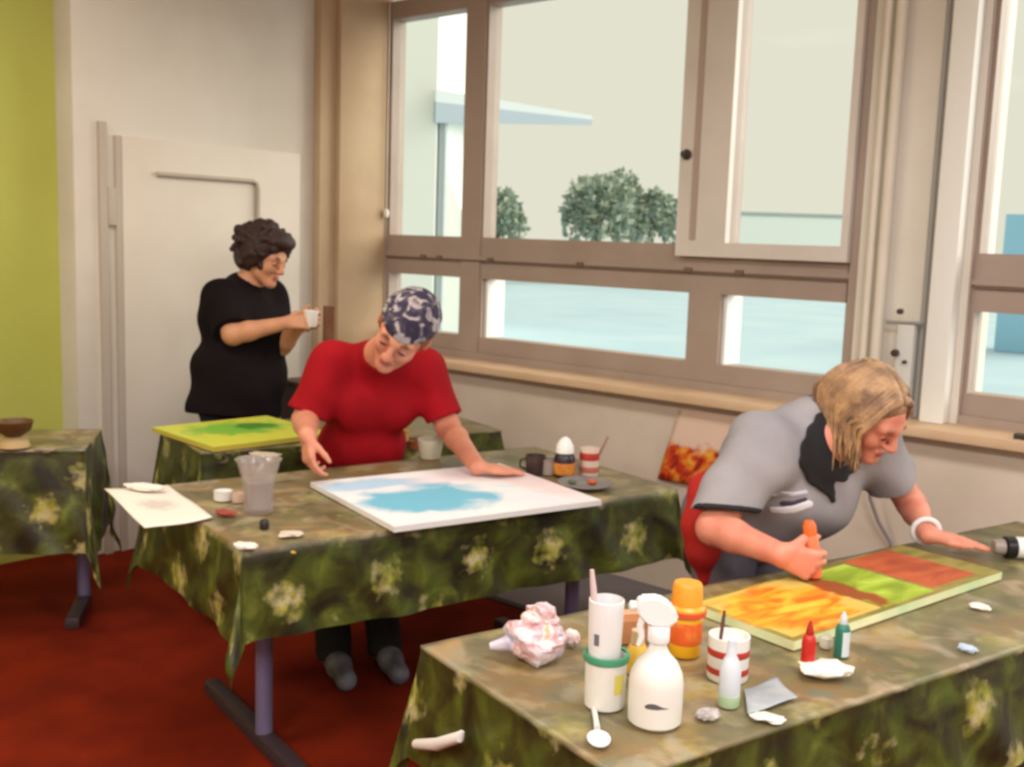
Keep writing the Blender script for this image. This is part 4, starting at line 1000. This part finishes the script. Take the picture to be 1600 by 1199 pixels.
# ------------------------------------------------------------------ woman in the red T-shirt
M_red_t = mat('red_cotton', (160, 12, 26), .85, (146, 9, 21), 8, .1, 70, spec=.2)
M_black_tr = mat('black_trousers', (16, 14, 15), .85, (12, 11, 12), 10)
def woman_red():
    sk = skin('skin_red_shirt', (214, 146, 118), (202, 130, 106), 1)
    H = Head(U(631, 518, 3.74), head_frame(CW(-.30, .60, -.74), CW(.85, .50, .06)), 1.17)
    neck = U(596, 553, 3.95); sR, sL = U(520, 566, 4.02), U(664, 576, 4.14)
    tip = onz(484, 752, .782); eR, wR = U(477, 656, 4.00), tip - CW(.10, .92, -.30) / np.linalg.norm(CW(.10, .92, -.30)) * .158; eL, wL = U(700, 668, 4.13), onz(746, 730, .800)
    pel = U(557, 712, 4.27); lat = nrm(sL - sR); ch = (sR + sL) / 2; spine = nrm(ch - pel); fw = np.cross(lat, spine)
    hR, hL = pel - lat * .09 - spine * .03, pel + lat * .09 - spine * .03
    tR, tL = onz(545, 1086, 0), onz(628, 1076, 0); fh = nrm([.90, -.42, 0])
    heR, heL = tR - fh * .255, tL - fh * .255
    aR, aL = heR + fh * .05 + [0, 0, .09], heL + fh * .05 + [0, 0, .09]
    kR, kL = (hR + aR) / 2 + [-.07, .03, .02], (hL + aL) / 2 + [-.07, .03, .02]
    torso = u_(.05, f_cap(pel - lat * .05, pel + lat * .05, .085), f_cap(pel, ch, .10, .09), f_cap(sR, sL, .045), f_cap(ch, neck, .07, .055))
    hdR = hand_field(wR, CW(.10, .92, -.30), CW(.8, .1, .5), CW(.3, 0, -.9), (24, 36, 50, 58), 30, spread=.25, tout=.30)
    hl_ = CW(.93, 0, .22); hl_[2] = -.085; hdL = hand_field(wL, hl_, (0, 0, -1), CW(0, 0, -1), (4, 5, 6, 8), 0)
    body = u_(.03, torso, H.field(neck, .056), u_(.012, arm_field(sR, eR, wR, (.050, .047, .044, .031)), hdR), u_(.012, arm_field(sL, eL, wL, (.050, .047, .043, .030)), hdL))
    for a, b, c in ((hR, kR, aR), (hL, kL, aL)): body = u_(.03, body, f_cap(a, b, .08, .055), f_cap(b, c, .05, .036))
    lo, hi = bounds([H.P(0, 0, .15), H.P(.15, 0, 0), sR, sL, eR, eL, wR + [0, 0, -.17], wL + nrm(CW(1, 0, .3)) * .2, hR, hL, aR, aL, kR], .12); lo[2] = .05
    P = field_mesh('person', body, lo, hi, .0044, sk); tag(P, 'person in a red T-shirt and patterned bandana, bowed over the blue and white canvas', 'person')
    H.features(P, M_brow, M_lips, M_eye)
    slR, eRs = sleeve(sR, eR, .90, .082, .078); slL, eLs = sleeve(sL, eL, .84, .080, .074)
    belly = pel + spine * .08 + fw * .04
    shirt = u_(.06, f_cap(pel - lat * .06 - spine * .06, pel + lat * .06 - spine * .06, .118, .118), f_cap(belly - lat * .058, belly + lat * .058, .116), f_cap(pel, ch - spine * .08, .115, .105),
               f_cap(sR + lat * .05 - spine * .10, sL - lat * .05 - spine * .10, .105), f_cap(sR, sL, .070), f_cap(ch - fw * .02, neck - spine * .02 - fw * .01, .085, .068),
               *[f_ell(ch - spine * .15 + fw * .085 + lat * y * .075, (.070, .080, .080), np.stack([fw, lat, spine], 1)) for y in (1, -1)])
    shirt = u_(.035, shirt, slR, slL)
    nk = nrm(H.P(-.022, 0, -.045) - neck)
    shirt = cut(sub(wob(shirt, .0035, 21, 1), f_cap(neck + nk * .005, neck + nk * .15, .064, .085)), f_plane(pel - spine * .16, -spine))
    l2, h2 = bounds([sR, sL, eRs, eLs, hR, hL, belly, neck, ch + fw * .16], .20)
    field_mesh('t_shirt', shirt, l2, h2, .006, M_red_t, P)
    tr = u_(.04, f_cap(hR, hL, .105), f_cap(hR, kR, .092, .072), f_cap(hL, kL, .092, .072), f_cap(kR, aR - [0, 0, .04], .071, .064), f_cap(kL, aL - [0, 0, .04], .071, .064))
    l2, h2 = bounds([hR, hL, kR, kL, aR, aL], .15); l2[2] = .02
    field_mesh('trousers', cut(wob(tr, .003, 24), f_plane((0, 0, .055), (0, 0, -1)), f_plane(pel, spine)), l2, h2, .007, M_black_tr, P)
    for h_, t_ in ((heR, tR), (heL, tL)):
        l2, h2 = bounds([h_, t_, h_ + [0, 0, .12]], .07); l2[2] = 0
        field_mesh('shoe', shoe(h_, t_), l2, h2, .006, M_shoe, P)
    # hair under the bandana, then the bandana
    hs = H.ell((-.018, 0, .030), (.108, .086, .092))
    hair = cut(u_(.02, hs, H.cap((-.08, .03, -.02), (-.075, .03, -.075), .03, .018), H.cap((-.08, -.03, -.02), (-.075, -.03, -.075), .03, .018)), f_plane(H.P(.035, 0, 0), H.R @ np.array([.9, 0, -.35])), f_plane(H.P(0, 0, .075), H.R @ np.array([-.35, 0, 1.])))
    field_mesh('hair', wob(hair, .0025, 120), H.c - .2, H.c + .2, .0045, mat('auburn_hair', (150, 92, 62), .6, (128, 76, 52), 60, .3, 160), P, 1)
    bd = cut(H.ell((-.016, 0, .036), (.112, .091, .100)), f_plane(H.P(.06, 0, .048), H.R @ np.array([-.22, 0, -1.])))
    bd = u_(.01, bd, H.ell((-.118, 0, .025), (.022, .020, .018)), H.cap((-.12, .005, .02), (-.15, .03, -.04), .014, .008), H.cap((-.12, -.005, .02), (-.155, -.015, -.05), .014, .008))
    m = mat('bandana_print', (44, 38, 60), .8); g = NT(m); tc = g.n('TexCoord').outputs['Object']
    vo = g.n('TexVoronoi', feature='F1'); vo.inputs['Scale'].default_value = 26; g.l(tc, vo.inputs['Vector'])
    col = g.ramp(g.noise(tc, 24, 2, .8), [(.44, (46, 38, 62)), (.54, (84, 76, 92)), (.60, (190, 180, 178)), (.68, (120, 108, 116))])
    g.l(col, g.b.inputs['Base Color'])
    field_mesh('bandana', wob(bd, .0015, 70), H.c - .22, H.c + .22, .0045, m, P, 1)
woman_red()

# ------------------------------------------------------------------ woman in the grey polo shirt
M_polo = mat('grey_cotton', (158, 153, 156), .9, (146, 142, 146), 7, .1, 70, spec=.2)
M_polo_k = mat('black_collar_cotton', (22, 20, 24), .8); M_gtr = mat('grey_trousers', (112, 108, 118), .85, (98, 94, 104), 8, .1, 80)
def woman_grey():
    sk = skin('skin_grey_shirt', (222, 148, 122), (206, 124, 104), 1)
    H = Head(U(1355, 647, 3.02), head_frame(CW(.50, .66, -.50), CW(.72, -.20, .60)), 1.03)
    neck = U(1292, 672, 3.12); sR, sL = U(1192, 694, 3.00), U(1352, 682, 3.20)
    eR, wR = U(1116, 826, 2.88), onz(1218, 866, .838); eL, wL = U(1424, 788, 3.30), onz(1450, 836, .797)
    pel = U(1172, 800, 3.32); lat = nrm(sL - sR); ch = (sR + sL) / 2; spine = nrm(ch - pel); fw = np.cross(lat, spine)
    hR, hL = pel - lat * .10, pel + lat * .10
    fh = np.array([math.cos(A2), -math.sin(A2), 0]); lh = np.array([math.sin(A2), math.cos(A2), 0]); g0 = np.array([pel[0], pel[1], 0]) + fh * .0
    aR, aL = g0 - lh * .12 + [0, 0, .09], g0 + lh * .12 + [0, 0, .09]
    kR, kL = (hR + aR) / 2 + fh * .02, (hL + aL) / 2 + fh * .02
    torso = u_(.05, f_cap(hR, hL, .11), f_cap(pel, ch, .11, .10), f_cap(sR, sL, .05), f_cap(ch, neck, .07, .055))
    gd = CW(.80, .28, -.05); gn = CW(.25, -.1, .9)
    hdR = hand_field(wR, gd, gn, CW(.2, -1, 0), (72, 76, 80, 82), 45, 1.05)
    hl_ = CW(.90, 0, -.15); hl_[2] = -.09; hdL = hand_field(wL, hl_, (0, 0, -1), CW(0, 0, -1), (5, 6, 7, 9), 0)
    body = u_(.03, torso, H.field(neck), u_(.012, arm_field(sR, eR, wR, (.054, .046, .043, .030)), hdR), u_(.012, arm_field(sL, eL, wL, (.052, .042, .038, .027)), hdL))
    for a, b, c in ((hR, kR, aR), (hL, kL, aL)): body = u_(.03, body, f_cap(a, b, .085, .058), f_cap(b, c, .054, .038))
    lo, hi = bounds([H.P(0, 0, .15), H.P(.15, 0, 0), H.P(.08, 0, -.1), sR, sL, eR, eL, wR + nrm(CW(1, .3, 0)) * .17, wL + nrm(CW(1, .3, 0)) * .2, hR, hL, aR, aL, kR], .12); lo[2] = .05
    P = field_mesh('person', body, lo, hi, .0042, sk); tag(P, 'woman with blonde hair in a grey polo shirt leaning over the near table', 'person')
    H.features(P, mat('brow_blond', (150, 110, 82), .8), M_lips, M_eye)
    uq = nrm(nrm(eR - sR) * .6 + np.array([0, 0, -.6]) + CW(.25, 0, 0)); eRs = U(1130, 798, 2.92); slR = cut(f_cap(sR, eR, .098, .076), f_plane(eRs, uq)); _x = None; slL, eLs = sleeve(sL, eL, .62, .092, .084)
    belly = pel + spine * .16 + fw * .06
    shirt = u_(.07, f_cap(pel - lat * .08, pel + lat * .08, .140), f_cap(belly - lat * .06, belly + lat * .06, .135), f_cap(pel, ch - spine * .08, .14, .12),
               f_cap(sR + lat * .05 - spine * .10, sL - lat * .04 - spine * .10, .118), f_cap(sR, sL, .080), f_cap(ch - fw * .03, neck - spine * .02, .095, .075),
               *[f_ell(ch - spine * .15 + fw * .10 + lat * y * .080, (.080, .090, .090), np.stack([fw, lat, spine], 1)) for y in (1, -1)])
    shirt = u_(.04, shirt, slR, slL); shirt = wob(wob(shirt, .006, 22, 2), .008, 13, .7)
    nk = nrm(H.P(-.022, 0, -.045) - neck)
    solid = shirt
    shirt = cut(sub(shirt, f_cap(neck + nk * .01, neck + nk * .15, .062, .085)), f_plane(pel - spine * .06, -spine))
    l2, h2 = bounds([sR, sL, eRs, eLs, hR, hL, belly, neck, ch + fw * .18], .20)
    PS = field_mesh('polo_shirt', shirt, l2, h2, .0055, M_polo, P)
    # black cuff band, collar, placket and chest print as raised pieces on the shirt
    uR = nrm(eR - sR)
    cuff = cut(off(slR, .003), f_plane(eRs - uq * .012, -uq)); field_mesh('cuff', sub(cuff, arm_field(sR, eR, wR, (.05, .044, .04, .03))), eRs - .14, eRs + .14, .005, M_polo_k, P)
    col = cut(off(solid, .010), f_ell(neck, (.112, .112, .112)))
    col = u_(.012, col, f_cap(neck - fw * .01, neck + nk * .050, .082, .073))
    rays = lambda pts: [f_cap(U(a, b, 2.7), U(a, b, 3.14), r) for a, b, r in pts]
    lap = cut(off(solid, .008), u_(.01, *rays(((1284, 655, .020), (1277, 676, .030), (1272, 700, .036), (1270, 722, .036), (1278, 742, .034), (1290, 757, .024), (1298, 770, .014), (1302, 782, .008), (1298, 690, .030), (1303, 718, .030), (1308, 740, .022), (1337, 722, .014), (1328, 734, .014), (1318, 746, .014)))))
    field_mesh('collar', u_(.004, col, lap), neck - .28, neck + .28, .005, M_polo_k, P)
    seg = lambda pts: [((1 - t) * a[0] + t * b[0], (1 - t) * a[1] + t * b[1], a[2]) for a, b in zip(pts, pts[1:]) for t in (0, .25, .5, .75)]
    for nm, pts, mm in (('chest_print', seg(((1206, 797, .009), (1224, 798, .0105), (1242, 796, .011), (1264, 788, .009), (1265, 788, .01))), mat('print_white', (226, 220, 224), .7)),
                        ('chest_print', seg(((1210, 776, .005), (1222, 771, .006), (1240, 773, .007), (1258, 770, .006), (1259, 770, .006))), mat('print_pale', (196, 192, 204), .7)),
                        ('chest_print', seg(((1222, 787, .0075), (1240, 786, .006), (1258, 780, .004), (1259, 780, .004))), mat('print_dark', (66, 52, 70), .7))):
        f = cut(off(solid, .003), u_(.004, *[f_cap(U(a, b, 2.6), U(a, b, 3.12), r) for a, b, r in pts]))
        field_mesh(nm, f, U(1235, 788, 2.9) - .22, U(1235, 788, 2.9) + .22, .004, mm, P)
    tr = u_(.04, f_cap(hR, hL, .128), f_cap(hR, kR, .11, .082), f_cap(hL, kL, .11, .082), f_cap(kR, aR - [0, 0, .04], .08, .066), f_cap(kL, aL - [0, 0, .04], .08, .066))
    l2, h2 = bounds([hR, hL, kR, kL, aR, aL], .16); l2[2] = .02
    field_mesh('trousers', cut(wob(tr, .003, 22), f_plane((0, 0, .05), (0, 0, -1)), f_plane(pel + spine * .06, spine)), l2, h2, .007, M_gtr, P)
    for a in (aR, aL):
        l2, h2 = bounds([a * [1, 1, 0] - fh * .1, a * [1, 1, 0] + fh * .22, a], .07); l2[2] = 0
        field_mesh('shoe', shoe(a * [1, 1, 0] - fh * .05, a * [1, 1, 0] + fh * .20), l2, h2, .008, M_shoe_b, P)
    # red sweater tied round the hips, hanging behind
    q = [U(1126, 742, 3.16), U(1106, 770, 3.14), U(1098, 820, 3.10), U(1098, 862, 3.10), U(1100, 908, 3.12)]
    sw = u_(.03, *[f_cap(a, b, ra, rb) for a, b, ra, rb in ((q[0], q[1], .034, .055), (q[1], q[2], .055, .058), (q[2], q[3], .056, .048), (q[3], q[4], .044, .014))],
           f_cap(q[0], pel + spine * .09 - fw * .135, .030, .026))
    l2, h2 = bounds(q + [pel + spine * .09 - fw * .14], .09)
    field_mesh('tied_sweater', wob(sw, .003, 30), l2, h2, .006, mat('red_sweater', (186, 26, 16), .85, (160, 20, 14), 9), P)['label'] = 'red sweater tied round the hips'
    # hair: a cap over the skull with long locks parted on the crown and hanging straight down
    cap_ = sub(H.ell((-.024, 0, .042), (.108, .088, .096)), H.ell((.118, 0, -.030), (.075, .095, .112)), .008)
    hm = mat('blonde_hair', (188, 148, 106), .5, (122, 92, 70), 20, .3, 150)
    HO = field_mesh('hair', cap_, H.c - .26, H.c + .26, .0045, hm, P, 1)
    rnd = random.Random(5); bm = bmesh.new(); bm.from_mesh(HO.data); dn = np.array([0, 0, -1.])
    for k in range(230):
        side = -1 if k % 2 else 1; x = rnd.uniform(-.105, .062); sp = rnd.gauss(0, .008)
        top = H.P(x, side * .006, .138 - 5.0 * (x + .024) ** 2 if x > -.09 else .10)
        m1 = H.P(x + sp - .004, side * .056, .110 - 4.2 * (x + .024) ** 2); m2 = H.P(x + sp * 1.5 - .008, side * .084, .045 - 2.0 * (x + .024) ** 2)
        m3 = H.P(x * .9 + sp * 2 - .012, side * (.088 + rnd.uniform(-.008, .006)), -.005)
        L = (rnd.uniform(.06, .125) + (.045 if x < -.03 else 0)) * (1.0 if side < 0 else .7); j = np.array([rnd.gauss(0, .008), rnd.gauss(0, .008), 0])
        pull = (H.c - m3) * [1, 1, 0] * .10
        pts = [top, m1, m2, m3, m3 + dn * L * .5 + pull * .5 + j * .5, m3 + dn * L + pull + j]
        c5 = []   # smooth the path
        for a in range(len(pts) - 1):
            p0, p1, p2, p3 = pts[max(a - 1, 0)], pts[a], pts[a + 1], pts[min(a + 2, len(pts) - 1)]
            for t in (0, .34, .67): c5.append(.5 * (2 * p1 + (p2 - p0) * t + (2 * p0 - 5 * p1 + 4 * p2 - p3) * t * t + (3 * p1 - p0 - 3 * p2 + p3) * t ** 3))
        c5.append(pts[-1]); n_ = len(c5); r0 = rnd.uniform(.006, .010)
        add_tube(bm, c5, [r0 * (1 - .75 * (i / (n_ - 1)) ** 2) for i in range(n_)], 6)
    bm.to_mesh(HO.data); bm.free()
    for p in HO.data.polygons: p.use_smooth = True
    # bracelet on the left wrist
    b_ = wL + (eL - wL) * .12; dd = nrm(eL - wL); o1 = nrm(np.cross(dd, [0, 0, 1])); o2 = np.cross(dd, o1)
    bm = bmesh.new(); pts = [b_ + (o1 * math.cos(a) + o2 * math.sin(a)) * .037 for a in np.linspace(0, 2 * math.pi, 25)]; add_tube(bm, pts, .008, 10, False)
    fin(bm, 'bracelet', mat('bracelet_white', (226, 224, 224), .4), P, smooth=True)
    # orange marker gripped in the right hand
    d_ = nrm(gd); n_ = nrm(gn - d_ * (gn @ d_)); c = wR + d_ * .092 + n_ * .030 + np.array([0, 0, .012]); axd = nrm(np.array([0, 0, 1.]) + CW(-.18, 0, 0))
    e = empty('paint_marker', c, 'orange paint tube gripped upright in the right hand over the canvas', 'paint tube')
    rot = Vector(axd).to_track_quat('Z', 'Y').to_matrix()
    lathe('body', [(0, -.055), (.010, -.055), (.0185, -.048), (.0185, .056), (.015, .062), (0, .062)], c, mat('marker_orange', (232, 120, 76), .4), e, rot=rot)
    lathe('cap', [(.0150, .061), (.0170, .062), (.0165, .086), (.011, .098), (0, .099)], c, mat('marker_cap', (236, 104, 44), .4), e, rot=rot)
    lathe('nozzle', [(0, -.078), (.003, -.078), (.007, -.056), (0, -.0555)], c, mat('marker_tip', (206, 84, 50), .4), e, rot=rot)
woman_grey()
